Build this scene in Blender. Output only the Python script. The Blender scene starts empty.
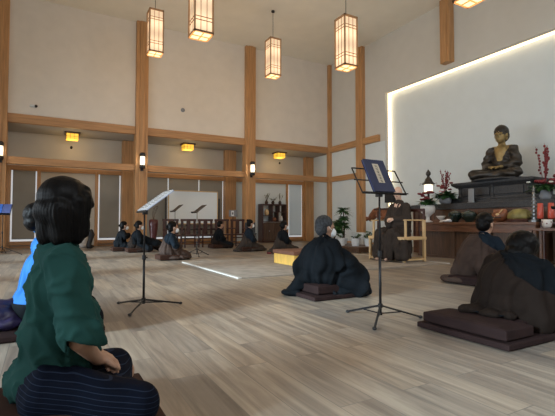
import bpy, bmesh, math, random
from mathutils import Vector, Matrix, noise
random.seed(7)
R = math.radians
PI = math.pi
U = 0.87            # scales whole scene and camera height about the floor under the camera; lengths unscaled
C = bpy.context.scene.collection

# ------------------------------------------------------------------ camera
cam_data = bpy.data.cameras.new('camera')
cam = bpy.data.objects.new('camera', cam_data)
C.objects.link(cam)
cam.location = (0, 0, 0.9 * U)
cam.rotation_euler = (R(90 + 2.065), 0, R(-29.2))
cam_data.sensor_width = 36
cam_data.lens = 26.98
cam_data.clip_end = 200
bpy.context.scene.camera = cam

# ------------------------------------------------------------------ world, daylight, exposure
w = bpy.data.worlds.new('world'); bpy.context.scene.world = w
w.use_nodes = True
w.node_tree.nodes['Background'].inputs[0].default_value = (0.75, 0.87, 1.0, 1)
w.node_tree.nodes['Background'].inputs[1].default_value = 1.0
vs = bpy.context.scene.view_settings
vs.view_transform = 'Standard'; vs.look = 'None'; vs.gamma = 1; vs.use_curve_mapping = False
vs.exposure = -0.07

def area(name, loc, direction, sx, sy, power, col, spread=180):
    l = bpy.data.lights.new(name, 'AREA'); l.shape = 'RECTANGLE'
    l.size = sx * U; l.size_y = sy * U; l.energy = power; l.color = col
    l.spread = R(spread)
    o = bpy.data.objects.new(name, l); C.objects.link(o)
    o.location = Vector(loc) * U
    o.rotation_euler = Vector(direction).to_track_quat('-Z', 'Z').to_euler()
    return o
DAY = (0.80, 0.91, 1.0)
# low hazy sun through the windows of the entrance wall (behind and left of the camera)
sl = bpy.data.lights.new('sun', 'SUN'); sl.energy = 7.5; sl.angle = R(8); sl.color = (0.72, 0.90, 1.0)
so = bpy.data.objects.new('sun', sl); C.objects.link(so)
so.rotation_euler = Vector((1, 0.16, -0.325)).to_track_quat('-Z', 'Z').to_euler()
# sky light of those windows, one light per window
for yc, wd, pw in ((-0.4, 1.9, 26), (2.4, 1.6, 26), (5.4, 2.4, 28), (8.8, 2.4, 60), (12.2, 2.4, 75)):
    area('window_daylight', (-4.75, yc, 1.75), (1, 0, -0.05), wd, 2.5, pw, DAY, 110)
# added fill lights just inside the near wall, which has no windows
for xc in (0.5, 4.5, 8.5):
    area('near_wall_fill', (xc, -2.8, 4.6), (0.1, 1, -0.12), 3.0, 2.2, 85, (0.86, 0.93, 1.0), 150)

# ------------------------------------------------------------------ materials
def mat(name, col, rough=0.6, metal=0.0, var=0.0, scale=8.0, stretch=(1, 1, 1), bump=0.0, emit=None, estr=0.0, spec=0.5, detail=4, alpha=None, trans=0.0):
    m = bpy.data.materials.new(name); m.use_nodes = True
    nt = m.node_tree; b = nt.nodes['Principled BSDF']
    b.inputs['Base Color'].default_value = (*col, 1)
    b.inputs['Roughness'].default_value = rough
    b.inputs['Metallic'].default_value = metal
    b.inputs['Specular IOR Level'].default_value = spec
    if trans: b.inputs['Transmission Weight'].default_value = trans
    if emit:
        b.inputs['Emission Color'].default_value = (*emit, 1)
        b.inputs['Emission Strength'].default_value = estr
    if var or bump:
        tc = nt.nodes.new('ShaderNodeTexCoord'); mp = nt.nodes.new('ShaderNodeMapping')
        mp.inputs['Scale'].default_value = stretch
        n = nt.nodes.new('ShaderNodeTexNoise'); n.inputs['Scale'].default_value = scale
        n.inputs['Detail'].default_value = detail
        nt.links.new(tc.outputs['Object'], mp.inputs[0]); nt.links.new(mp.outputs[0], n.inputs['Vector'])
        if var:
            r = nt.nodes.new('ShaderNodeValToRGB')
            r.color_ramp.elements[0].position = 0.3; r.color_ramp.elements[1].position = 0.7
            r.color_ramp.elements[0].color = (*[c * (1 - var) for c in col], 1)
            r.color_ramp.elements[1].color = (*[min(1, c * (1 + var)) for c in col], 1)
            nt.links.new(n.outputs['Fac'], r.inputs[0]); nt.links.new(r.outputs[0], b.inputs['Base Color'])
        if bump:
            bp = nt.nodes.new('ShaderNodeBump'); bp.inputs['Strength'].default_value = bump
            bp.inputs['Distance'].default_value = 0.02
            nt.links.new(n.outputs['Fac'], bp.inputs['Height']); nt.links.new(bp.outputs[0], b.inputs['Normal'])
    return m

M = {}
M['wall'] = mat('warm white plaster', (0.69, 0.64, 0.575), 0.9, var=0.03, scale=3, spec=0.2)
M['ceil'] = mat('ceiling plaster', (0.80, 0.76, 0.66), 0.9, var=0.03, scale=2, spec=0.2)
M['altarwall'] = mat('cool white plaster', (0.56, 0.545, 0.50), 0.9, var=0.02, scale=3, spec=0.2)
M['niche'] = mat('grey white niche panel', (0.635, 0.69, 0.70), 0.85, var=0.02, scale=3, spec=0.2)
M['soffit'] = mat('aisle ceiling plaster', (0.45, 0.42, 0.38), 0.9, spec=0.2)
M['timber'] = mat('honey timber upright', (0.44, 0.235, 0.098), 0.5, var=0.22, scale=3, stretch=(9, 9, 0.5), bump=0.05)
M['timber_x'] = mat('honey timber lengthwise', (0.40, 0.21, 0.088), 0.5, var=0.22, scale=3, stretch=(0.5, 9, 9), bump=0.05)
M['timber_y'] = mat('honey timber crosswise', (0.44, 0.235, 0.098), 0.5, var=0.22, scale=3, stretch=(9, 0.5, 9), bump=0.05)
M['blind'] = mat('grey beige roller blind', (0.27, 0.25, 0.21), 0.8, var=0.05, scale=2)
M['blind_lit'] = mat('blind with painted daylight glow', (0.42, 0.46, 0.46), 0.8, emit=(0.80, 0.93, 1.0), estr=0.09)  # paler colour and faint emission stand in for daylight through the cloth
M['gap'] = mat('daylight past the blind', (0.9, 0.9, 0.9), 0.5, emit=(0.85, 0.93, 1.0), estr=0.42)
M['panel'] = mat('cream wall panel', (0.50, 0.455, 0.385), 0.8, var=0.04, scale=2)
M['altarwood'] = mat('red brown altar wood', (0.125, 0.052, 0.024), 0.4, var=0.35, scale=4, stretch=(6, 1, 6), bump=0.05)
M['altarwood_v'] = mat('brown altar front boards', (0.075, 0.038, 0.020), 0.45, var=0.4, scale=4, stretch=(6, 8, 0.7), bump=0.05)
M['darkwood'] = mat('dark rosewood', (0.055, 0.018, 0.012), 0.4, var=0.4, scale=6, stretch=(3, 3, 1))
M['redwood'] = mat('carved red brown wood', (0.20, 0.07, 0.03), 0.45, var=0.4, scale=9, bump=0.3)
M['palewood'] = mat('pale ash wood', (0.62, 0.43, 0.22), 0.5, var=0.12, scale=5, stretch=(2, 2, 2))
M['yellowwood'] = mat('yellow pine wood', (0.80, 0.50, 0.12), 0.45, var=0.15, scale=4, stretch=(6, 6, 1))
M['stone'] = mat('dark grey stone', (0.030, 0.031, 0.034), 0.55, var=0.45, scale=30, bump=0.2)
M['bronze'] = mat('aged dark bronze', (0.036, 0.030, 0.024), 0.42, metal=0.45, var=0.5, scale=8, bump=0.1)
M['gold'] = mat('worn gilt bronze', (0.26, 0.185, 0.075), 0.42, metal=0.55, var=0.35, scale=7)
M['black_metal'] = mat('black enamelled metal', (0.012, 0.012, 0.014), 0.45, metal=0.3)
M['black_plastic'] = mat('black plastic', (0.01, 0.01, 0.011), 0.6)
M['steel'] = mat('dull silver', (0.26, 0.27, 0.28), 0.35, metal=0.8)
M['skin'] = mat('skin', (0.44, 0.255, 0.17), 0.55, var=0.08, scale=12)
M['skin_pale'] = mat('pale skin', (0.62, 0.42, 0.32), 0.55, var=0.06, scale=12)
M['hair'] = mat('black hair', (0.004, 0.0035, 0.0035), 0.45, var=0.5, scale=8, stretch=(12, 12, 0.4), bump=0.1, spec=0.12)
M['hair_grey'] = mat('greying short hair', (0.030, 0.034, 0.040), 0.7, var=0.7, scale=45, bump=0.5)
M['eye'] = mat('dark eye', (0.01, 0.008, 0.007), 0.3)
M['lip'] = mat('lips', (0.35, 0.12, 0.09), 0.5)
M['mask'] = mat('white face mask', (0.80, 0.84, 0.86), 0.8)
M['black_robe'] = mat('black robe cloth', (0.0055, 0.0075, 0.010), 0.85, var=0.35, scale=4, bump=0.1, spec=0.12)
M['navy_robe'] = mat('dark navy robe cloth', (0.010, 0.017, 0.026), 0.85, var=0.3, scale=4, spec=0.12)
M['brown_robe'] = mat('dark brown robe cloth', (0.017, 0.0112, 0.0088), 0.85, var=0.2, scale=5, bump=0.1, spec=0.12)
M['taupe_robe'] = mat('taupe brown robe cloth', (0.058, 0.039, 0.032), 0.85, var=0.2, scale=5, bump=0.1, spec=0.12)
M['monk_robe'] = mat('brown black robe cloth', (0.042, 0.033, 0.028), 0.85, var=0.25, scale=6, bump=0.1, spec=0.12)
M['green_cloth'] = mat('dark green cotton', (0.015, 0.056, 0.049), 0.9, var=0.25, scale=4, bump=0.1, spec=0.12)
M['blue_cloth'] = mat('bright blue jersey', (0.006, 0.14, 0.44), 0.8, var=0.08, scale=4)
M['folder_blue'] = mat('mid blue folder card', (0.03, 0.10, 0.38), 0.5)
M['purple_cloth'] = mat('shiny purple fabric', (0.018, 0.014, 0.050), 0.45, var=0.6, scale=9, bump=0.4)
M['cushion'] = mat('dark plum brown cushion cloth', (0.026, 0.0145, 0.014), 0.8, var=0.2, scale=6, spec=0.12)
M['cushion_b'] = mat('brown cushion cloth', (0.040, 0.019, 0.013), 0.8, var=0.2, scale=6, spec=0.12)
M['benchpad'] = mat('red brown bench pad', (0.17, 0.075, 0.045), 0.7, var=0.25, scale=6)
M['paper'] = mat('white paper', (0.75, 0.78, 0.82), 0.7)
M['bookblue'] = mat('dark blue book cloth', (0.014, 0.019, 0.055), 0.6, var=0.12, scale=10)
M['bookedge'] = mat('blue page edge', (0.05, 0.07, 0.20), 0.6)
M['cover_pale'] = mat('pale blue book cover', (0.42, 0.50, 0.68), 0.5)
M['strip'] = mat('beige title strip', (0.50, 0.43, 0.32), 0.8)
M['ink'] = mat('black ink', (0.02, 0.02, 0.02), 0.7)
M['whiteboard'] = mat('glossy whiteboard', (0.78, 0.84, 0.87), 0.12)
M['white_glaze'] = mat('white glazed ceramic', (0.62, 0.60, 0.57), 0.3, var=0.08, scale=20)
M['white_pot'] = mat('white pot', (0.60, 0.62, 0.62), 0.5)
M['leaf'] = mat('green leaf', (0.025, 0.085, 0.022), 0.5, var=0.5, scale=9)
M['leaf_pale'] = mat('pale olive leaf', (0.16, 0.17, 0.10), 0.6, var=0.4, scale=9)
M['red_flower'] = mat('red petals', (0.15, 0.010, 0.014), 0.6, var=0.4, scale=20)
M['pink_flower'] = mat('pale pink petals', (0.65, 0.35, 0.36), 0.6)
M['white_flower'] = mat('white petals', (0.65, 0.68, 0.62), 0.6)
M['twig'] = mat('brown twig', (0.06, 0.035, 0.02), 0.8)
M['green_glaze'] = mat('dark green glazed bronze', (0.006, 0.020, 0.016), 0.12, spec=0.8)
M['olive_silk'] = mat('olive gold silk', (0.20, 0.17, 0.05), 0.5, var=0.4, scale=6)
M['candle'] = mat('red candle wax', (0.52, 0.075, 0.045), 0.3)
M['maroon'] = mat('maroon lacquer', (0.07, 0.015, 0.015), 0.35)
M['rug'] = mat('beige patterned rug', (0.30, 0.265, 0.225), 0.95, var=0.22, scale=5, detail=6)
M['rug_border'] = mat('pale rug fringe', (0.50, 0.48, 0.44), 0.95)
M['lampwood'] = mat('lantern oak', (0.40, 0.22, 0.10), 0.5, var=0.15, scale=6)
M['lamp_paper'] = mat('lit lantern paper', (0.8, 0.68, 0.5), 0.7, emit=(1.0, 0.74, 0.43), estr=1.0)
M['lamp_bulb'] = mat('lit bulb glow', (1, 0.9, 0.7), 0.5, emit=(1.0, 0.86, 0.60), estr=10)
M['amber'] = mat('amber lamp shade', (0.9, 0.55, 0.1), 0.5, emit=(1.0, 0.56, 0.045), estr=1.0)
M['sconce_glass'] = mat('lit frosted glass', (0.9, 0.85, 0.7), 0.4, emit=(1.0, 0.84, 0.60), estr=1.6)
M['led'] = mat('warm white led strip', (1, 0.9, 0.7), 0.5, emit=(1.0, 0.76, 0.46), estr=2.6)
M['grey_plastic'] = mat('grey plastic', (0.22, 0.23, 0.25), 0.6)
M['grey_cloth'] = mat('dark grey upholstery', (0.06, 0.065, 0.075), 0.8)

def floor_material():
    m = bpy.data.materials.new('wood look porcelain planks'); m.use_nodes = True
    nt = m.node_tree; N = nt.nodes; L = nt.links; b = N['Principled BSDF']
    tc = N.new('ShaderNodeTexCoord')
    mp = N.new('ShaderNodeMapping'); mp.inputs['Rotation'].default_value = (0, 0, R(90))
    L.new(tc.outputs['Object'], mp.inputs[0])
    br = N.new('ShaderNodeTexBrick')
    br.offset = 0.37; br.offset_frequency = 2
    br.inputs['Scale'].default_value = 1.0
    br.inputs['Brick Width'].default_value = 1.05
    br.inputs['Row Height'].default_value = 0.185
    br.inputs['Mortar Size'].default_value = 0.0025
    br.inputs['Mortar Smooth'].default_value = 0.3
    br.inputs['Bias'].default_value = 0.0
    br.inputs['Color1'].default_value = (0, 0, 0, 1); br.inputs['Color2'].default_value = (1, 1, 1, 1)
    br.inputs['Mortar'].default_value = (0.5, 0.5, 0.5, 1)
    L.new(mp.outputs[0], br.inputs['Vector'])
    # the tone of each plank
    r = N.new('ShaderNodeValToRGB'); cr = r.color_ramp
    cr.elements[0].position = 0.0; cr.elements[0].color = (0.195, 0.178, 0.162, 1)
    cr.elements[1].position = 1.0; cr.elements[1].color = (0.335, 0.275, 0.215, 1)
    e = cr.elements.new(0.35); e.color = (0.285, 0.245, 0.205, 1)
    e = cr.elements.new(0.7); e.color = (0.32, 0.28, 0.235, 1)
    L.new(br.outputs['Color'], r.inputs[0])
    # the printed grain runs along the planks
    mg = N.new('ShaderNodeMapping'); mg.inputs['Scale'].default_value = (16, 1.1, 1)
    L.new(tc.outputs['Object'], mg.inputs[0])
    addv = N.new('ShaderNodeVectorMath'); addv.operation = 'ADD'
    L.new(mg.outputs[0], addv.inputs[0])
    sc = N.new('ShaderNodeVectorMath'); sc.operation = 'SCALE'; sc.inputs['Scale'].default_value = 9
    L.new(br.outputs['Color'], sc.inputs[0]); L.new(sc.outputs[0], addv.inputs[1])
    n = N.new('ShaderNodeTexNoise'); n.inputs['Scale'].default_value = 1.0; n.inputs['Detail'].default_value = 7
    n.inputs['Distortion'].default_value = 0.6; n.inputs['Roughness'].default_value = 0.62
    L.new(addv.outputs[0], n.inputs['Vector'])
    gr = N.new('ShaderNodeValToRGB'); g = gr.color_ramp
    g.elements[0].position = 0.32; g.elements[0].color = (0.54, 0.52, 0.52, 1)
    g.elements[1].position = 0.64; g.elements[1].color = (1.22, 1.19, 1.13, 1)
    L.new(n.outputs['Fac'], gr.inputs[0])
    mx = N.new('ShaderNodeMix'); mx.data_type = 'RGBA'; mx.blend_type = 'MULTIPLY'; mx.inputs['Factor'].default_value = 1
    L.new(r.outputs[0], mx.inputs['A']); L.new(gr.outputs[0], mx.inputs['B'])
    mj = N.new('ShaderNodeMix'); mj.data_type = 'RGBA'
    mj.inputs['B'].default_value = (0.15, 0.135, 0.12, 1)
    L.new(br.outputs['Fac'], mj.inputs['Factor']); L.new(mx.outputs['Result'], mj.inputs['A'])
    L.new(mj.outputs['Result'], b.inputs['Base Color'])
    b.inputs['Roughness'].default_value = 0.36
    b.inputs['Specular IOR Level'].default_value = 0.45
    bp = N.new('ShaderNodeBump'); bp.inputs['Strength'].default_value = 0.06; bp.inputs['Distance'].default_value = 0.01
    L.new(n.outputs['Fac'], bp.inputs['Height']); L.new(bp.outputs[0], b.inputs['Normal'])
    return m
M['floor'] = floor_material()

def pinstripe():
    m = bpy.data.materials.new('navy pinstriped cloth'); m.use_nodes = True
    nt = m.node_tree; N = nt.nodes; L = nt.links; b = N['Principled BSDF']
    at = N.new('ShaderNodeAttribute'); at.attribute_name = 'stripe'
    f = N.new('ShaderNodeMath'); f.operation = 'FRACT'; L.new(at.outputs['Fac'], f.inputs[0])
    g = N.new('ShaderNodeMath'); g.operation = 'LESS_THAN'; g.inputs[1].default_value = 0.13
    L.new(f.outputs[0], g.inputs[0])
    mx = N.new('ShaderNodeMix'); mx.data_type = 'RGBA'
    mx.inputs['A'].default_value = (0.003, 0.005, 0.012, 1); mx.inputs['B'].default_value = (0.016, 0.024, 0.045, 1)
    L.new(g.outputs[0], mx.inputs['Factor']); L.new(mx.outputs['Result'], b.inputs['Base Color'])
    b.inputs['Roughness'].default_value = 0.85; b.inputs['Specular IOR Level'].default_value = 0.1
    return m
M['pinstripe'] = pinstripe()

# ------------------------------------------------------------------ mesh helpers
def quat_to(d):
    return Vector((0, 0, 1)).rotation_difference(Vector(d).normalized()).to_matrix().to_4x4()

class MB:
    """collects shapes into ONE mesh"""
    def __init__(s): s.bm = bmesh.new()
    def box(s, x0, x1, y0, y1, z0, z1, mtx=None):
        vs_ = [s.bm.verts.new(Vector(p)) for p in
               [(x0, y0, z0), (x1, y0, z0), (x1, y1, z0), (x0, y1, z0), (x0, y0, z1), (x1, y0, z1), (x1, y1, z1), (x0, y1, z1)]]
        for f in ((0, 3, 2, 1), (4, 5, 6, 7), (0, 1, 5, 4), (1, 2, 6, 5), (2, 3, 7, 6), (3, 0, 4, 7)):
            s.bm.faces.new([vs_[i] for i in f])
        if mtx is not None:
            for v in vs_: v.co = mtx @ v.co
        return s
    def beam(s, a, b, wx, wy, roll=0):
        a, b = Vector(a), Vector(b); d = b - a
        mt = Matrix.Translation(a) @ quat_to(d) @ Matrix.Rotation(roll, 4, 'Z')
        return s.box(-wx / 2, wx / 2, -wy / 2, wy / 2, 0, d.length, mt)
    def ring(s, rings, close0=True, close1=True):
        prev = None; first = None
        for r in rings:
            cur = [s.bm.verts.new(p) for p in r]
            if prev:
                n = len(cur)
                for i in range(n): s.bm.faces.new((prev[i], prev[(i + 1) % n], cur[(i + 1) % n], cur[i]))
            else: first = cur
            prev = cur
        if close0: s.bm.faces.new(first[::-1])
        if close1: s.bm.faces.new(prev)
        return s
    def cyl(s, a, b, r1, r2=None, n=12):
        a, b = Vector(a), Vector(b); r2 = r1 if r2 is None else r2
        mt = quat_to(b - a)
        rr = []
        for p, r in ((a, r1), (b, r2)):
            rr.append([p + (mt @ Vector((math.cos(2 * PI * i / n) * r, math.sin(2 * PI * i / n) * r, 0))) for i in range(n)])
        return s.ring(rr)
    def tube(s, pts, r, n=8):
        pts = [Vector(p) for p in pts]
        rs = r if isinstance(r, (list, tuple)) else [r] * len(pts)
        rr = []
        up = Vector((0.0123, 0.9, 0.31))
        for i, p in enumerate(pts):
            d = (pts[min(i + 1, len(pts) - 1)] - pts[max(i - 1, 0)]).normalized()
            x = up.cross(d).normalized(); y = d.cross(x)
            rr.append([p + (x * math.cos(2 * PI * k / n) + y * math.sin(2 * PI * k / n)) * rs[i] for k in range(n)])
        return s.ring(rr)
    def lathe(s, prof, c=(0, 0, 0), n=20, flute=0, famp=0.0):
        c = Vector(c); rr = []
        for r, z in prof:
            rr.append([c + Vector((math.cos(2 * PI * i / n) * r * (1 + famp * math.cos(flute * 2 * PI * i / n)),
                                   math.sin(2 * PI * i / n) * r * (1 + famp * math.cos(flute * 2 * PI * i / n)), z)) for i in range(n)])
        return s.ring(rr)
    def ell(s, c, rad, n=16, m=10, mtx=None):
        c = Vector(c); rr = []
        mtx = mtx or Matrix.Identity(4)
        for j in range(m + 1):
            t = PI * (j + 0.02 if j == 0 else (j - 0.02 if j == m else j)) / m
            rr.append([c + mtx @ Vector((rad[0] * math.sin(t) * math.cos(2 * PI * i / n), rad[1] * math.sin(t) * math.sin(2 * PI * i / n), -rad[2] * math.cos(t))) for i in range(n)])
        return s.ring(rr)
    def quad(s, *p):
        s.bm.faces.new([s.bm.verts.new(Vector(q)) for q in p]); return s
    def leaf(s, base, d, length, width, droop=0.3):
        base = Vector(base); d = Vector(d).normalized()
        side = d.cross(Vector((0, 0, 1)))
        if side.length < 0.05: side = Vector((1, 0, 0))
        side.normalize()
        nrm = side.cross(d).normalized()
        p1 = base + d * length * 0.5 + Vector((0, 0, -droop * length * 0.12))
        p2 = base + d * length + Vector((0, 0, -droop * length * 0.5))
        t = nrm * width * 0.06
        A = [s.bm.verts.new(q) for q in (base + t, p1 + side * width / 2, p2, p1 - side * width / 2, p1 + nrm * width * 0.14)]
        B = s.bm.verts.new(p1 - nrm * width * 0.02)
        for i in range(4):
            s.bm.faces.new((A[i], A[(i + 1) % 4], A[4]))
            s.bm.faces.new((A[(i + 1) % 4], A[i], B))
        return s
    def build(s, name, m, parent=None, bevel=0, smooth=False, loc=None, kind=None):
        me = bpy.data.meshes.new(name)
        bmesh.ops.recalc_face_normals(s.bm, faces=s.bm.faces)
        if loc is not None:
            for v in s.bm.verts: v.co -= Vector(loc)
        for v in s.bm.verts: v.co *= U
        s.bm.to_mesh(me); s.bm.free()
        if smooth:
            me.polygons.foreach_set('use_smooth', [True] * len(me.polygons))
        me.materials.append(M[m] if isinstance(m, str) else m)
        o = bpy.data.objects.new(name, me); C.objects.link(o)
        if loc is not None: o.location = Vector(loc) * U
        if parent: o.parent = parent
        if bevel:
            bv = o.modifiers.new('bevel', 'BEVEL'); bv.width = bevel * U; bv.segments = 2; bv.limit_method = 'ANGLE'
        if kind: o['kind'] = kind
        return o

def thing(name, label, cat, loc=(0, 0, 0), rz=0, group=None):
    o = bpy.data.objects.new(name, None); C.objects.link(o)
    o.empty_display_size = 0.1
    o.location = Vector(loc) * U; o.rotation_euler = (0, 0, rz)
    return tag(o, label, cat, group)
def tag(o, label, cat, group=None):
    o['label'] = label; o['category'] = cat
    if group: o['group'] = group
    return o
def children(o): return [c for c in bpy.data.objects if c.parent == o]
def copy_tree(o, loc=None, rz=None, label=None, parent=None):
    c = o.copy(); C.objects.link(c)
    if parent: c.parent = parent
    else:
        c.location = Vector(loc) * U; c.rotation_euler = (0, 0, o.rotation_euler[2] if rz is None else rz)
        if label: c['label'] = label
    for ch in children(o): copy_tree(ch, parent=c)
    return c

def blob(name, prims, m, parent=None, voxel=0.01, smooth=3, fold=None, stripe=None, subset=None, thick=0.0, shade=True):
    """prims: ('c', a, ra, b, rb) tapered limb, ('e', centre, radii[, matrix]); welded into one continuous surface"""
    mb = MB()
    for p in prims:
        if p[0] == 'c':
            a, ra, b, rb = Vector(p[1]), p[2], Vector(p[3]), p[4]
            mb.ell(a, (ra,) * 3, 14, 8); mb.ell(b, (rb,) * 3, 14, 8)
            if (b - a).length > 1e-4: mb.cyl(a, b, ra, rb, 14)
        else:
            mb.ell(p[1], p[2], 18, 12, p[3] if len(p) > 3 else None)
    bmesh.ops.recalc_face_normals(mb.bm, faces=mb.bm.faces)
    me = bpy.data.meshes.new('tmp'); mb.bm.to_mesh(me); mb.bm.free()
    o = bpy.data.objects.new('tmp', me); C.objects.link(o)
    rm = o.modifiers.new('r', 'REMESH'); rm.mode = 'VOXEL'; rm.voxel_size = voxel
    if smooth:
        sm = o.modifiers.new('s', 'SMOOTH'); sm.factor = 0.5; sm.iterations = smooth
    dg = bpy.context.evaluated_depsgraph_get()
    me2 = bpy.data.meshes.new_from_object(o.evaluated_get(dg))
    bpy.data.objects.remove(o); bpy.data.meshes.remove(me)
    if fold:
        nr = [Vector(v.normal) for v in me2.vertices]
        for v, n_ in zip(me2.vertices, nr):
            v.co = v.co + n_ * fold(v.co.copy(), n_)
    if stripe:
        at = me2.attributes.new('stripe', 'FLOAT', 'POINT')
        for i, v in enumerate(me2.vertices): at.data[i].value = stripe(v.co)
    if subset:
        b = bmesh.new(); b.from_mesh(me2)
        b.normal_update()
        dead = [f for f in b.faces if not subset(f.calc_center_median(), f.normal)]
        bmesh.ops.delete(b, geom=dead, context='FACES')
        bv_ = [v for v in b.verts if v.is_boundary]
        for _ in range(4):
            nc = {}
            for v in bv_:
                nb = [e.other_vert(v).co for e in v.link_edges if e.is_boundary]
                if len(nb) == 2: nc[v] = v.co * 0.4 + (nb[0] + nb[1]) * 0.3
            for v, c_ in nc.items(): v.co = c_
        for v in b.verts: v.co += v.normal * thick
        b.to_mesh(me2); b.free()
    for v in me2.vertices: v.co *= U
    me2.name = name
    me2.materials.clear(); me2.materials.append(M[m] if isinstance(m, str) else m)
    if shade: me2.polygons.foreach_set('use_smooth', [True] * len(me2.polygons))
    ob = bpy.data.objects.new(name, me2); C.objects.link(ob)
    if parent: ob.parent = parent
    if subset:
        sd = ob.modifiers.new('cloth', 'SOLIDIFY'); sd.thickness = 0.006; sd.offset = -1
    return ob

def S(name, mb, m, **k): return mb.build(name, m, kind='structure', **k)

# ================================================================== THE SETTING
CEIL = 8.46
S('floor', MB().box(-5.2, 12.2, -3.2, 17.9, -0.12, 0), 'floor')
S('ceiling', MB().box(-5.2, 12.4, -3.2, 16.15, CEIL, CEIL + 0.2), 'ceil')
S('wall_left', MB().box(-5.2, 12.3, 16.02, 16.2, 4.22, CEIL), 'wall')
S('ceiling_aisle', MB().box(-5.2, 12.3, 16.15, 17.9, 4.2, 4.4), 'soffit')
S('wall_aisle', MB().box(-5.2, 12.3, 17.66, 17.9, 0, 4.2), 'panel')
# altar wall with its lit niche
S('wall_daylight_tint', MB().box(11.832, 11.842, 12.34, 17.66, 0, 4.2), 'niche')  # thin added sheet; its paler, cooler colour stands in for daylight on the wall
a = MB()
a.box(11.84, 12.16, 12.33, 17.7, 0, CEIL); a.box(11.84, 12.16, 1.95, 12.33, 6.12, CEIL); a.box(11.84, 12.16, -3.2, 1.95, 0, CEIL)
S('wall_altar', a, 'altarwall')
S('wall_niche', MB().box(12.16, 12.3, -3.2, 17.7, 0, CEIL), 'niche')
led = MB().box(11.99, 12.15, 1.97, 12.31, 6.10, 6.118); led.box(11.99, 12.15, 12.312, 12.328, 0.1, 6.118); led.box(11.99, 12.15, 1.952, 1.968, 0.1, 6.118)
S('trim_1', led, 'led')
ew = MB().box(-5.2, -5.0, -3.2, 17.9, 2.98, CEIL + 0.2).box(-5.2, -5.0, -3.2, 17.9, -0.1, 0.30)
for y0, y1 in ((-3.2, -1.4), (0.75, 1.65), (3.35, 4.2), (6.8, 7.6), (10.2, 11.0), (13.6, 17.9)): ew.box(-5.2, -5.0, y0, y1, 0.30, 2.98)
S('wall_entrance', ew, 'wall')
S('wall_rear', MB().box(-5.2, 12.3, -3.2, -3.0, 0, CEIL + 0.2), 'wall')

tn = [2]
def trim(mb, m, **k):
    tn[0] += 1
    return S('trim_%d' % tn[0], mb, m, **k)
# colonnade uprights
for x0, x1 in ((-5.0, -4.9), (-1.55, -1.12), (2.87, 3.31), (7.34, 7.80)):
    trim(MB().box(x0, x1, 15.86, 16.24, 0, CEIL).box(x0 + 0.13, x1 - 0.13, 15.82, 15.9, 0, CEIL), 'timber', bevel=0.012)
trim(MB().box(11.68, 11.88, 15.88, 16.1, 0, CEIL - 0.02), 'timber', bevel=0.012)
# long beams
trim(MB().box(-5.0, 11.8, 15.97, 16.14, 4.20, 4.49), 'timber_x', bevel=0.01)
trim(MB().box(-5.0, 11.8, 15.97, 16.14, 2.83, 3.07), 'timber_x', bevel=0.01)
# altar wall timbers
trim(MB().box(11.70, 11.9, 12.62, 16.0, 4.22, 4.49), 'timber_y', bevel=0.01)
trim(MB().box(11.73, 11.9, 13.9, 16.0, 2.83, 3.07), 'timber_y', bevel=0.01)
trim(MB().box(11.66, 11.9, 13.52, 13.94, 0, CEIL).box(11.62, 11.70, 13.64, 13.82, 0, CEIL), 'timber', bevel=0.012)
trim(MB().box(11.60, 11.9, 9.08, 9.46, 6.28, CEIL).box(11.56, 11.64, 9.18, 9.35, 6.28, CEIL), 'timber', bevel=0.012)
trim(MB().box(11.52, 11.9, 4.75, 5.15, 6.28, CEIL), 'timber', bevel=0.012)
# aisle wall uprights and rail
for x0, x1 in ((-1.75, -1.3), (2.66, 3.10), (7.05, 7.58), (11.36, 11.84)):
    trim(MB().box(x0, x1, 17.42, 17.68, 0, 4.2), 'timber', bevel=0.012)
for x in (-0.22, 1.74, 10.37, 11.3, -1.16):
    trim(MB().box(x - 0.06, x + 0.06, 17.55, 17.68, 0, 2.9), 'timber', bevel=0.005)
for x0, x1 in ((-1.3, 2.7), (3.1, 7.05), (7.58, 11.36)):
    trim(MB().box(x0, x1, 17.56, 17.68, 2.8, 2.98), 'timber_x')
# blinds in front of the aisle windows: each window a frame strip of daylight, a blind and a sill
wn = [0]
def window(x0, x1, z0=0.24, gapr=True, gapl=True, sill=True, z1=2.8, gb=True, bm='blind'):
    wn[0] += 1
    g = MB().box(x0, x1, 17.62, 17.66, z0, z1)
    o = S('window_%d' % wn[0], g, 'gap')
    zb = z0 + (0.09 if gb else 0)
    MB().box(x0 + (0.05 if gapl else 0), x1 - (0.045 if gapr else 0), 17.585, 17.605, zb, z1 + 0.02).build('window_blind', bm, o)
    MB().box(x0 + 0.05, x1 - 0.05, 17.575, 17.612, zb - 0.02, zb + 0.01).build('blind_bottom_bar', 'grey_plastic', o)
    if sill: MB().box(x0 - 0.06, x1 + 0.06, 17.5, 17.68, z0 - 0.14, z0 - 0.01).build('window_sill', 'timber_x', o, bevel=0.008)
window(-1.08, -0.28, gapr=True)
window(1.80, 2.62, gapr=True)
window(3.12, 4.55, gapl=False); window(4.55, 5.90, gapl=False); window(5.90, 7.02, gapl=False)
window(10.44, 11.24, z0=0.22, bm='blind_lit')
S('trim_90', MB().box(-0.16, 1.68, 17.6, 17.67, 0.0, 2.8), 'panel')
S('baseboard_aisle', MB().box(-5, 11.84, 17.58, 17.68, 0, 0.06), 'timber_x')
S('baseboard_altar', MB().box(11.8, 11.86, 12.35, 17.6, 0, 0.1), 'timber_y')
trim(MB().box(7.6, 10.3, 17.6, 17.67, 0.0, 2.8), 'niche')

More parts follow.
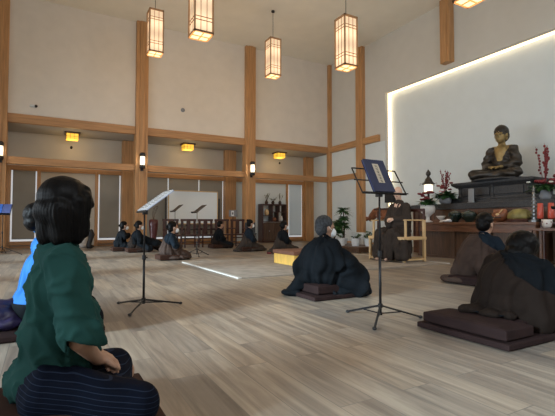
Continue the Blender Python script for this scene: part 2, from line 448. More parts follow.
# ================================================================== LAMPS
def pendant(label, loc, top=CEIL):
    """loc z = underside of the lantern"""
    x, y, z = loc
    W = 0.20; H = 1.33
    t = thing('pendant_lantern', label, 'pendant lamp', (x, y, z), 0, None)
    f = MB()
    for sx in (-1, 1):
        for sy in (-1, 1): f.box(sx * W - 0.018, sx * W + 0.018, sy * W - 0.018, sy * W + 0.018, 0, H)
    for z0, z1 in ((0.0, 0.04), (0.02, 0.05), (H - 0.05, H)):
        for sgn in (-1, 1):
            f.box(-W - 0.018, W + 0.018, sgn * W - 0.018, sgn * W + 0.018, z0, z1)
            f.box(sgn * W - 0.018, sgn * W + 0.018, -W - 0.018, W + 0.018, z0, z1)
    f.build('lantern_frame', 'lampwood', t, bevel=0.003)
    g = MB()
    for zz in (0.26, 0.335, H - 0.335, H - 0.26):
        for sgn in (-1, 1):
            g.box(-W, W, sgn * (W) - 0.006, sgn * (W) + 0.006, zz, zz + 0.015); g.box(sgn * W - 0.006, sgn * W + 0.006, -W, W, zz, zz + 0.015)
    for q in (-W / 3, W / 3):
        for sgn in (-1, 1):
            g.box(q - 0.006, q + 0.006, sgn * W - 0.005, sgn * W + 0.005, 0, H); g.box(sgn * W - 0.005, sgn * W + 0.005, q - 0.006, q + 0.006, 0, H)
    g.box(-0.012, 0.012, -W, W, -0.005, 0.02); g.box(-W, W, -0.012, 0.012, -0.005, 0.02)
    g.build('lattice', 'lampwood', t)
    p = MB(); i = W - 0.012
    p.box(-i, i, -i, i, 0.01, H - 0.02)
    p.build('paper_shade', lantern_paper, t)
    MB().lathe([(0.008, H), (0.008, top - z - 0.05), (0.06, top - z - 0.05), (0.06, top - z)], n=10).build('cord', 'black_metal', t)
    l = bpy.data.lights.new('lantern_light', 'POINT'); l.energy = 40; l.color = (1, 0.64, 0.32); l.shadow_soft_size = 0.3
    lo = bpy.data.objects.new('lantern_light', l); C.objects.link(lo); lo.parent = t; lo.location = (0, 0, -0.35)
    return t

def lantern_paper_mat():
    """washi paper, brightest around the two bulbs inside"""
    m = bpy.data.materials.new('lit washi paper'); m.use_nodes = True
    nt = m.node_tree; N = nt.nodes; L = nt.links; b = N['Principled BSDF']
    tc = N.new('ShaderNodeTexCoord'); sp = N.new('ShaderNodeSeparateXYZ'); L.new(tc.outputs['Object'], sp.inputs[0])
    s1 = N.new('ShaderNodeMath'); s1.operation = 'MULTIPLY'; s1.inputs[1].default_value = 2 * PI / (0.62 * U); L.new(sp.outputs['Z'], s1.inputs[0])
    s2 = N.new('ShaderNodeMath'); s2.operation = 'COSINE'; 
    s3 = N.new('ShaderNodeMath'); s3.operation = 'SUBTRACT'; s3.inputs[1].default_value = 2.7; L.new(s1.outputs[0], s3.inputs[0]); L.new(s3.outputs[0], s2.inputs[0])
    s4 = N.new('ShaderNodeMapRange'); s4.inputs['From Min'].default_value = -1; s4.inputs['From Max'].default_value = 1
    s4.inputs['To Min'].default_value = 0.72; s4.inputs['To Max'].default_value = 1.25
    L.new(s2.outputs[0], s4.inputs[0]); L.new(s4.outputs[0], b.inputs['Emission Strength'])
    b.inputs['Emission Color'].default_value = (1.0, 0.70, 0.42, 1)
    b.inputs['Base Color'].default_value = (0.5, 0.4, 0.3, 1)
    return m
lantern_paper = lantern_paper_mat()
pendant('hanging paper lantern nearest the tall column behind the foreground woman', (2.85, 12.8, 6.06))
pendant('hanging paper lantern cut off by the top edge, second from the left', (2.86, 8.5, 4.91))
pendant('hanging paper lantern showing its round ceiling mount, in the middle of the hall', (6.97, 12.8, 6.08))
pendant('hanging paper lantern in front of the slender upright of the altar wall', (6.81, 8.5, 4.94))
pendant('hanging paper lantern of which only the bottom corner shows at the top right', (6.70, 4.78, 4.95))

def aisle_lamp(label, x, y=16.9):
    t = thing('ceiling_lamp', label, 'ceiling lamp', (x, y, 4.2), 0, None)
    MB().box(-0.26, 0.26, -0.26, 0.26, -0.05, 0).build('lamp_frame', 'darkwood', t, bevel=0.004)
    s = MB().box(-0.20, 0.20, -0.20, 0.20, -0.26, -0.05)
    s.build('lamp_shade', 'amber', t, bevel=0.01)
    g = MB()
    for q in (-0.2, -0.07, 0.07, 0.2):
        for sg in (-1, 1):
            g.box(q - 0.005, q + 0.005, sg * 0.202 - 0.003, sg * 0.202 + 0.003, -0.26, -0.05)
            g.box(sg * 0.202 - 0.003, sg * 0.202 + 0.003, q - 0.005, q + 0.005, -0.26, -0.05)
    for sg in (-1, 1):
        g.box(-0.2, 0.2, sg * 0.202 - 0.003, sg * 0.202 + 0.003, -0.16, -0.15); g.box(sg * 0.202 - 0.003, sg * 0.202 + 0.003, -0.2, 0.2, -0.16, -0.15)
    g.build('lattice', 'olive_silk', t)
    l = bpy.data.lights.new('aisle_light', 'POINT'); l.energy = 7; l.color = (1, 0.70, 0.36); l.shadow_soft_size = 0.15
    lo = bpy.data.objects.new('aisle_light', l); C.objects.link(lo); lo.parent = t; lo.location = (0, 0, -0.42)
aisle_lamp('square amber ceiling lamp above the foreground woman', 0.82)
aisle_lamp('square amber ceiling lamp above the whiteboard bay', 5.15)
aisle_lamp('square amber ceiling lamp nearest the corner, above the display shelf', 9.55)

def sconce(label, x):
    t = thing('wall_sconce', label, 'wall lamp', (x, 15.82, 3.1), 0, None)
    MB().box(-0.05, 0.05, -0.03, 0, -0.28, 0.36).build('back_plate', 'black_metal', t)
    MB().lathe([(0.09, -0.20), (0.105, -0.17), (0.105, -0.08), (0.08, -0.08)], (0, -0.13, 0)).build('bottom_cap', 'black_metal', t, smooth=False)
    MB().lathe([(0.08, 0.24), (0.105, 0.24), (0.105, 0.34), (0.07, 0.38)], (0, -0.13, 0)).build('top_cap', 'black_metal', t)
    MB().lathe([(0.085, -0.08), (0.09, 0.08), (0.085, 0.24)], (0, -0.13, 0)).build('glass', 'sconce_glass', t, smooth=True)
    l = bpy.data.lights.new('sconce_light', 'POINT'); l.energy = 7; l.color = (1, 0.80, 0.52); l.shadow_soft_size = 0.06
    lo = bpy.data.objects.new('sconce_light', l); C.objects.link(lo); lo.parent = t; lo.location = (0, -0.30 * U, 0.08 * U)
sconce('black capped wall lamp on the column cut by the left edge', -1.28)
sconce('black capped wall lamp on the column behind the left music stand', 3.09)
sconce('black capped wall lamp on the column in the middle of the hall', 7.57)

# small fittings on the walls
t = thing('security_camera', 'tiny white camera with black lens on the upper white wall', 'camera', (-0.36, 16.02, 4.8))
MB().box(-0.14, 0.0, -0.1, 0, -0.03, 0.04).build('housing', 'white_pot', t, bevel=0.01); MB().ell((0.03, -0.07, 0), (0.05, 0.05, 0.05)).build('lens', 'black_plastic', t, smooth=True)
tag(MB().lathe([(0.08, 0), (0.08, 0.03), (0.05, 0.05)], (0, 0, 0)).build('smoke_detector', 'grey_plastic'), 'round pale detector high on the white wall between two columns', 'detector')
o = bpy.data.objects['smoke_detector']; o.location = Vector((4.67, 16.02, 5.35)) * U; o.rotation_euler = (R(90), 0, 0)
def knob(label, loc):
    o = tag(MB().ell((0, 0, 0), (0.045, 0.05, 0.06)).build('ceiling_sensor', 'black_plastic', smooth=True), label, 'sensor'); o.location = Vector(loc) * U
knob('small dark sensor on the wall under the leftmost amber lamp', (0.83, 17.64, 3.78)); knob('small dark sensor on the wall under the amber lamp near the corner', (9.98, 17.64, 3.83))

# ================================================================== RUG
t = thing('area_rug', 'large beige patterned rug with a pale border lying on the plank floor', 'rug', (2.7, 6.18, 0))
MB().box(0.09, 5.01, 0.0, 3.15, 0.002, 0.014).build('pile', 'rug', t)
MB().box(0.03, 0.09, 0, 3.15, 0.002, 0.020).build('fringe', 'rug_border', t); MB().box(5.01, 5.1, 0, 3.15, 0.002, 0.020).build('fringe', 'rug_border', t)
# ================================================================== PEOPLE
def V(*a): return Vector(a)
def fingers(wr, d, up, side, sc=1.0, curl=0.5):
    """palm + four unequal bent fingers + thumb leaving the side of the palm"""
    wr = Vector(wr); d = Vector(d).normalized(); up = Vector(up).normalized()
    s_ = d.cross(up).normalized(); up = s_.cross(d).normalized()
    P = [('c', wr, 0.027 * sc, wr + d * 0.03 * sc, 0.03 * sc)]
    palm = wr + d * 0.05 * sc
    mtx = Matrix((d, s_, up)).transposed().to_4x4()
    P.append(('e', palm, (0.048 * sc, 0.042 * sc, 0.02 * sc), mtx))
    for k, (o_, L_) in enumerate(((-0.030, 0.062), (-0.010, 0.074), (0.011, 0.07), (0.031, 0.055))):
        a_ = palm + d * 0.035 * sc + s_ * o_ * sc * (1)
        b_ = a_ + (d - up * curl * 0.5).normalized() * L_ * 0.5 * sc
        c_ = b_ + (d * 0.8 - up * curl * 1.3).normalized() * L_ * 0.5 * sc
        P += [('c', a_, 0.0105 * sc, b_, 0.0095 * sc), ('c', b_, 0.0095 * sc, c_, 0.008 * sc)]
    a_ = palm - d * 0.02 * sc - s_ * 0.036 * sc * side
    b_ = a_ + (d * 0.6 - s_ * side * 0.75 - up * 0.3).normalized() * 0.036 * sc
    c_ = b_ + (d * 0.95 - s_ * side * 0.1 - up * 0.4).normalized() * 0.03 * sc
    P += [('c', a_, 0.014 * sc, b_, 0.0115 * sc), ('c', b_, 0.0115 * sc, c_, 0.009 * sc)]
    return P

def head_prims(H, hs, yaw=0.0, pitch=0.0):
    H = Vector(H); mt = Matrix.Rotation(yaw, 4, 'Z') @ Matrix.Rotation(pitch, 4, 'Y')
    q = lambda x, y, z: H + mt @ Vector((x, y, z)) * hs
    r = lambda *a: tuple(v * hs for v in a)
    P = [('e', q(-0.008, 0, 0.03), r(0.096, 0.079, 0.092), mt), ('e', q(0.022, 0, -0.035), r(0.068, 0.060, 0.085), mt), ('e', q(0.004, 0, -0.008), r(0.084, 0.071, 0.088), mt),
         ('e', q(0.050, 0, -0.085), r(0.036, 0.034, 0.028), mt),
         ('c', q(0.088, 0, 0.005), 0.011 * hs, q(0.107, 0, -0.030), 0.015 * hs),
         ('e', q(0.078, 0.03, 0.016), r(0.016, 0.026, 0.009), mt), ('e', q(0.078, -0.03, 0.016), r(0.016, 0.026, 0.009), mt),
         ('e', q(0.083, 0, -0.062), r(0.015, 0.026, 0.012), mt)]
    for s_ in (-1, 1): P.append(('e', q(-0.002, s_ * 0.082, -0.012), r(0.017, 0.010, 0.030), mt))
    return P, mt, q

def face_parts(parent, H, hs, mt, q, mouth=True, em='eye', lm='lip'):
    e = MB()
    for s_ in (-1, 1):
        b = MB().ell(q(0.084, s_ * 0.031, 0.001), (0.008 * hs, 0.013 * hs, 0.0045 * hs), 10, 6, mt)
        b.build('eye', em, parent, smooth=True)
    if mouth: MB().ell(q(0.094, 0, -0.062), (0.008 * hs, 0.022 * hs, 0.006 * hs), 10, 6, mt).build('lips', lm, parent, smooth=True)

def folds(amp, n=11, tw=5.0, z0=0.0, seed=0, ctr=(0, 0)):
    def f(co, nr):
        an = math.atan2(co.y - ctr[1], co.x - ctr[0])
        nv = noise.noise(co * 3.1 + Vector((seed, seed * 2, 0)))
        k = math.sin(n * an + tw * nv + seed + co.z * 3.0)
        k2 = math.sin(n * 1.9 * an - co.z * 7 + 6 * nv + seed * 2)
        wgt = 0.35 + 0.65 * max(0, min(1, 1.1 - co.z * 1.1))
        return amp * wgt * (k + 0.5 * k2) + amp * 1.2 * nv * 0.6
    return f

def sitter(label, loc, rz=0.0, robe='black_robe', over=None, hair='short', hairmat='hair', mask=False, h=0.10, hs=1.18,
           lean=0.06, nod=0.0, headfwd=0.05, spread=0.30, tail=0.0, pose='cross', width=1.0, tall=1.0, voxel=0.013, seed=0, yaw=0.0,
           over_plane=(0.60, 0.8), skin='skin', drape_front=0.0, fold=0.012, handz=0.0, scarf=None, handsx=0.30, low=1.0, headz=None, train=None, kneeout=1.0, over_name='shoulder_robe'):
    sh = h + 0.50 * tall; nk = h + 0.57 * tall; hd = (h + 0.715 * tall) if headz is None else headz
    W = 0.165 * width
    H = V(lean + headfwd, 0, hd)
    hp, mt, q = head_prims(H, hs, yaw, nod)
    body = list(hp)
    body += [('c', V(lean * 0.9, 0, sh + 0.0), 0.062, V(lean + headfwd * 0.7, 0, hd - 0.085 * hs), 0.052 * hs),
             ('c', V(0, 0, h + 0.13), 0.12, V(lean * 0.85, 0, sh - 0.13), 0.085),
             ('c', V(lean * 0.9, -W * 0.8, sh - 0.02), 0.05, V(lean * 0.9, W * 0.8, sh - 0.02), 0.05)]
    hz = h + 0.15 + handz
    el = []; 
    for s_ in (-1, 1):
        S_ = V(lean * 0.9, s_ * W, sh - 0.025); E = V(lean + 0.03, s_ * (W + 0.085), h + 0.25 + handz * 0.4); Wr = V(handsx - 0.03, s_ * 0.085, hz + 0.03)
        el.append((S_, E, Wr))
        body += [('c', S_, 0.045, E, 0.038), ('c', E, 0.036, Wr, 0.026)]
        body += fingers(Wr, V(0.35, -s_ * 0.9, -0.15), V(0.3, 0, 1), s_, 1.0, 0.5)
        K = V(0.36, s_ * spread, 0.10) if pose == 'cross' else V(0.38, s_ * 0.11, 0.10)
        body += [('c', V(0.02, s_ * 0.09, h + 0.06), 0.075, K, 0.055), ('c', K, 0.052, V(0.27, -s_ * 0.08, 0.07) if pose == 'cross' else V(-0.02, s_ * 0.11, 0.07), 0.035)]
    root = blob('person', body, skin, voxel=min(voxel, 0.011), smooth=1)
    root.location = Vector(loc) * U; root.rotation_euler = (0, 0, rz)
    tag(root, label, 'person')
    face_parts(root, H, hs, mt, q, mouth=not mask)
    # clothes
    P = [('e', V(-0.01, 0, h + 0.10), (0.20, 0.235 * width, 0.17)), ('c', V(-0.01, 0, h + 0.16), 0.165, V(lean * 0.7, 0, h + 0.36), 0.155),
         ('e', V(lean * 0.8, 0, h + 0.36), (0.15, 0.20 * width, 0.17)),
         ('c', V(lean * 0.8, -W, sh - 0.035), 0.078, V(lean * 0.8, W, sh - 0.035), 0.078),
         ('c', V(lean * 0.85, 0, sh - 0.02), 0.10, V(lean + 0.01, 0, nk - 0.025), 0.068)]
    for s_, (S_, E, Wr) in zip((-1, 1), el):
        P += [('c', S_ + V(0, 0, -0.01), 0.078, E, 0.078), ('c', E, 0.075, Wr - V(0.03, 0, 0), 0.062), ('c', E + V(0, 0, -0.05), 0.06, Wr - V(0.05, 0, 0.06), 0.06)]
        if pose == 'cross':
            K = V(0.36 * kneeout, s_ * spread, 0.12)
            P += [('c', V(0.02, s_ * 0.10, h + 0.07), 0.125, K, 0.10), ('c', K, 0.09, V(0.30, -s_ * 0.05, 0.085), 0.07),
                  ('c', V(-0.05, s_ * 0.14, 0.07), 0.07, K - V(0.02, 0, 0.05), 0.06)]
        else:
            K = V(0.44, s_ * 0.12, 0.10)
            P += [('c', V(0.0, s_ * 0.10, h + 0.08), 0.13, K, 0.09), ('c', K, 0.07, V(-0.12, s_ * 0.13, 0.06), 0.06)]
    P.append(('e', V(0.16, 0, 0.055), (0.30 + drape_front, 0.33, 0.055)))
    if tail: P += [('c', V(-0.05, 0, h + 0.15), 0.14, V(-0.10 - tail, 0.05, 0.05), 0.05), ('e', V(-0.10 - tail * 0.6, 0.02, 0.035), (0.12 + tail * 0.5, 0.26, 0.035))]
    for tr in (train or []): P.append(tr)
    rb = blob('robe', P, robe, root, voxel=voxel, smooth=4, fold=folds(fold, 9, 6, seed=seed))
    if over:
        a0, a1 = over_plane
        blob(over_name, P, over, root, voxel=voxel, smooth=4, fold=folds(fold, 9, 6, seed=seed), thick=0.012,
             subset=lambda c, n: c.z < a0 + a1 * c.y and c.z > 0.02 and not (c.x > lean + 0.12 and abs(c.y) < 0.16 and c.z > h + 0.34))
    # collar
    MB().tube([V(lean + 0.075, 0.0, nk - 0.085), V(lean + 0.055, -0.055, nk - 0.03), V(lean - 0.03, -0.066, nk + 0.015), V(lean - 0.07, 0, nk + 0.03), V(lean - 0.03, 0.066, nk + 0.015), V(lean + 0.055, 0.055, nk - 0.03), V(lean + 0.085, 0.0, nk - 0.09)], 0.014, 8).build('collar', robe, root, smooth=True)
    # hair
    HP = []
    r = lambda *a: tuple(v * hs for v in a)
    if hair != 'bald':
        HP += [('e', q(-0.020, 0, 0.042), r(0.100, 0.088, 0.098), mt), ('e', q(-0.048, 0, -0.005), r(0.072, 0.084, 0.085), mt)]
        if hair == 'bun': HP += [('e', q(-0.115, 0, 0.01), r(0.038, 0.04, 0.04), mt), ('e', q(-0.05, 0, -0.04), r(0.06, 0.07, 0.06), mt)]
        if hair == 'topknot': HP += [('e', q(-0.085, 0, 0.105), r(0.042, 0.042, 0.034), mt)]
        if hair == 'pony': HP += [('c', q(-0.10, 0, 0.02), 0.035 * hs, q(-0.15, 0, -0.08), 0.03 * hs), ('c', q(-0.15, 0, -0.08), 0.03 * hs, q(-0.13, 0, -0.20), 0.018 * hs)]
        if hair == 'full': HP += [('e', q(-0.03, 0, 0.03), r(0.115, 0.112, 0.115), mt), ('e', q(-0.05, 0, -0.04), r(0.085, 0.105, 0.085), mt)]
        hh = blob('hair', HP, hairmat, root, voxel=0.010, smooth=2, fold=lambda c, n: 0.004 * noise.noise(c * 40))
    if mask:
        MB().ell(q(0.066, 0, -0.055), (0.058 * hs, 0.062 * hs, 0.056 * hs), 14, 10, mt).build('face_mask', 'mask', root, smooth=True)
        MB().tube([q(0.06, -0.06, -0.03), q(0.02, -0.082, -0.012), q(-0.006, -0.092, 0.012)], 0.003, 5).build('mask_loop', 'mask', root)
    return root

def cushion(name, label, loc, rz, sx, sy, sz, m='cushion', group=None, parent=None):
    mb = MB(); n = 10
    b = mb.bm
    bmesh.ops.create_grid(b, x_segments=n, y_segments=n, size=0.5)
    top = list(b.verts)
    geo = bmesh.ops.duplicate(b, geom=list(b.faces) + list(b.edges) + list(b.verts))
    bot = [g for g in geo['geom'] if isinstance(g, bmesh.types.BMVert)]
    def prof(v): return max(0.0, (1 - (abs(v.co.x) * 2) ** 6) * (1 - (abs(v.co.y) * 2) ** 6))
    for v in top: p_ = prof(v); v.co = V(v.co.x * sx, v.co.y * sy, sz * (0.86 + 0.14 * p_ ** 0.5))
    for v in bot: p_ = prof(v); v.co = V(v.co.x * sx, v.co.y * sy, sz * (0.10 - 0.10 * p_ ** 0.5))
    te = [e for e in b.edges if e.is_boundary and e.verts[0].co.z > sz * 0.4]; be = [e for e in b.edges if e.is_boundary and e.verts[0].co.z <= sz * 0.4]
    bmesh.ops.bridge_loops(b, edges=te + be)
    o = mb.build(name, m, parent, smooth=False)
    bv = o.modifiers.new('bevel', 'BEVEL'); bv.width = 0.01 * U; bv.segments = 2; bv.limit_method = 'ANGLE'
    o.location = Vector(loc) * U; o.rotation_euler = (0, 0, rz)
    if label: tag(o, label, 'cushion', group)
    return o

# --- man in the middle
cushion('floor_mat', 'flat plum floor mat under the grey-haired man in black', (3.10, 4.31, 0), 0, 0.82, 0.72, 0.06)
cushion('meditation_cushion', 'thick square plum cushion the grey-haired man in black sits on', (3.06, 4.31, 0.055), 0, 0.56, 0.60, 0.12)
MB().box(2.80, 2.803, 3.99, 4.03, 0.045, 0.07).build('care_label', 'paper', bpy.data.objects['meditation_cushion'], loc=(3.06, 4.31, 0.055))
sitter('grey-haired masked person in a loose black robe on plum cushions, facing right', (3.02, 4.26, 0), 0,
       robe='black_robe', hair='short', hairmat='hair_grey', mask=True, h=0.17, hs=1.16, lean=0.03, headfwd=0.02, headz=0.84, spread=0.32, voxel=0.012, seed=2, width=1.12, fold=0.016, yaw=-0.15,
       train=[('c', V(-0.05, 0.0, 0.35), 0.16, V(-0.33, 0.22, 0.06), 0.05), ('e', V(-0.28, 0.22, 0.04), (0.16, 0.14, 0.03)),
              ('c', V(0.15, -0.2, 0.36), 0.13, V(0.36, -0.28, 0.18), 0.10), ('c', V(0.36, -0.28, 0.2), 0.10, V(0.40, -0.34, 0.05), 0.05),
              ('c', V(0.1, -0.1, 0.45), 0.14, V(0.36, 0.1, 0.26), 0.12), ('e', V(-0.03, 0.02, 0.42), (0.22, 0.31, 0.27)), ('c', V(0.0, 0, 0.60), 0.12, V(0.20, -0.30, 0.40), 0.12), ('c', V(0.20, -0.30, 0.40), 0.11, V(0.40, -0.28, 0.22), 0.10), ('c', V(-0.02, 0.05, 0.58), 0.13, V(-0.16, 0.22, 0.30), 0.14), ('c', V(0.40, -0.26, 0.20), 0.09, V(0.50, -0.28, 0.05), 0.05), ('c', V(0.3, -0.15, 0.28), 0.13, V(0.5, 0.0, 0.07), 0.06)])

# --- right foreground
cushion('floor_mat', 'large dark floor mat under the person in brown at the right front', (3.38, 2.17, 0), 0, 1.12, 0.82, 0.06)
cushion('bolster_cushion', 'long wedge cushion lying on the mat behind the person at the right front', (3.01, 2.16, 0.055), 0, 0.34, 0.74, 0.10)
cushion('meditation_cushion', 'square seat cushion hidden under the brown robe at the right front', (3.42, 2.14, 0.055), 0, 0.46, 0.52, 0.10)
sitter('black-haired person in brown wrap over black robe, hunched at the right front', (3.40, 2.09, 0.0), 0,
       robe='black_robe', over='brown_robe', hair='full', h=0.14, hs=1.14, lean=0.10, headfwd=0.08, nod=0.45, headz=0.665, tall=0.86, spread=0.20, voxel=0.011, seed=5, width=1.22, over_plane=(0.57, 0.72),
       train=[('e', V(0.02, 0.0, 0.36), (0.21, 0.27, 0.25)), ('c', V(0.02, 0.12, 0.42), 0.15, V(0.0, 0.14, 0.20), 0.18), ('c', V(0.02, -0.12, 0.42), 0.15, V(0.02, -0.16, 0.16), 0.18), ('c', V(0.06, -0.14, 0.3), 0.18, V(0.10, -0.20, 0.14), 0.14), ('c', V(-0.14, 0.18, 0.19), 0.04, V(-0.34, 0.22, 0.175), 0.022), ('e', V(-0.20, 0.08, 0.175), (0.13, 0.24, 0.02))])

# --- kneeling in front of the altar
cushion('meditation_cushion', 'low cushion under the brown-robed person kneeling before the altar', (5.6, 3.88, 0), 0, 0.62, 0.7, 0.14)
sitter('person in taupe wrap over dark navy robe, back turned, before the altar', (5.62, 3.88, 0), 0,
       robe='navy_robe', over='taupe_robe', hair='short', h=0.20, hs=1.28, lean=0.05, headfwd=0.03, headz=0.885, tall=0.95, spread=0.30, voxel=0.012, seed=8, width=1.1, over_plane=(0.68, 0.75),
       train=[('c', V(-0.05, 0.05, 0.45), 0.17, V(-0.16, 0.28, 0.16), 0.12), ('e', V(-0.14, 0.30, 0.06), (0.26, 0.24, 0.05)), ('c', V(0, 0.05, 0.4), 0.2, V(-0.1, -0.25, 0.12), 0.12), ('c', V(0.0, 0.1, 0.5), 0.2, V(-0.05, 0.2, 0.2), 0.22)])

# --- rows at the back
sitter('masked person in taupe wrap over dark blue, third from the left in the back', (2.66, 10.25, 0), 0,
       robe='navy_robe', over='taupe_robe', hair='bun', mask=True, h=0.12, tall=0.93, hs=1.2, seed=1, voxel=0.014, over_plane=(0.52, 0.9), drape_front=0.12, pose='kneel', handz=0.02)
sitter('person in brown robe with black sleeve partly behind the left music stand pole', (2.45, 13.35, 0), 0,
       robe='black_robe', over='brown_robe', hair='bun', mask=True, h=0.14, tall=0.95, hs=1.15, seed=3, voxel=0.016, over_plane=(0.50, 1.2),
       train=[('c', V(0.15, -0.1, 0.42), 0.12, V(0.62, -0.1, 0.22), 0.16), ('c', V(0.62, -0.1, 0.22), 0.16, V(0.78, -0.1, 0.12), 0.1)])
sitter('masked person in plain black with raised hands, leftmost of the back rows', (2.13, 14.15, 0), 0,
       robe='black_robe', hair='bun', mask=True, h=0.14, tall=0.93, hs=1.15, seed=4, voxel=0.016, handz=0.20)
sitter('person in black and brown sitting in front of the dark wooden chairs', (5.42, 14.1, 0), 0,
       robe='black_robe', over='brown_robe', hair='short', h=0.14, tall=0.98, hs=1.1, seed=6, voxel=0.016, over_plane=(0.45, 0.9))
sitter('masked person with topknot in grey brown robe beside the middle column', (5.68, 12.15, 0), 0,
       robe='navy_robe', over='monk_robe', hair='topknot', mask=True, h=0.14, tall=1.02, hs=1.12, seed=7, voxel=0.016, pose='kneel', over_plane=(0.55, 1.0), tail=0.22, drape_front=0.22, width=0.85)
sitter('masked person with tied hair in dark robe before the display cabinet', (6.22, 10.9, 0), 0,
       robe='black_robe', over='monk_robe', hair='bun', mask=True, h=0.14, tall=0.95, hs=1.12, seed=9, voxel=0.015, pose='kneel', over_plane=(0.5, 1.0), tail=0.18, drape_front=0.26, width=0.88)
for (x, y, l) in ((2.64, 10.25, 'brown cushion under the apron-robed person'), (2.43, 13.35, 'brown cushion under the person behind the music stand pole'), (2.11, 14.15, 'brown cushion under the leftmost black-clad person'),
               (5.40, 14.1, 'brown cushion under the person by the dark chairs'), (5.66, 12.15, 'brown cushion under the person by the middle column'), (6.2, 10.9, 'brown cushion under the person before the display shelf')):
    cushion('meditation_cushion', l, (x, y, 0), 0, 0.5, 0.55, 0.14, 'cushion_b')

# --- person in blue behind the foreground woman
cushion('floor_mat', 'black-edged floor mat below the purple bag at the left edge', (-0.10, 4.12, 0), 0, 1.1, 0.8, 0.06, 'cushion')
sitter('person in a bright blue shirt mostly hidden behind the foreground woman', (-0.02, 4.08, 0), 0,
       robe='blue_cloth', over='black_robe', over_plane=(0.26, 0.0), over_name='trousers', hair='full', hs=0.92, h=0.14, tall=1.16, headz=0.945, seed=11, voxel=0.012, fold=0.006, width=1.18, lean=0.02, headfwd=-0.035)
bg = blob('folded_bag', [('e', V(0, 0, 0.10), (0.20, 0.16, 0.10)), ('c', V(-0.12, -0.05, 0.14), 0.07, V(0.12, 0.03, 0.17), 0.06), ('e', V(0.05, -0.1, 0.05), (0.14, 0.08, 0.06))],
          'purple_cloth', voxel=0.012, smooth=1, fold=lambda c, n: 0.018 * noise.noise(c * 14))
bg.location = Vector((-0.33, 4.02, 0.06)) * U
tag(bg, 'shiny dark purple padded bag on the mat behind the blue shirt', 'bag')

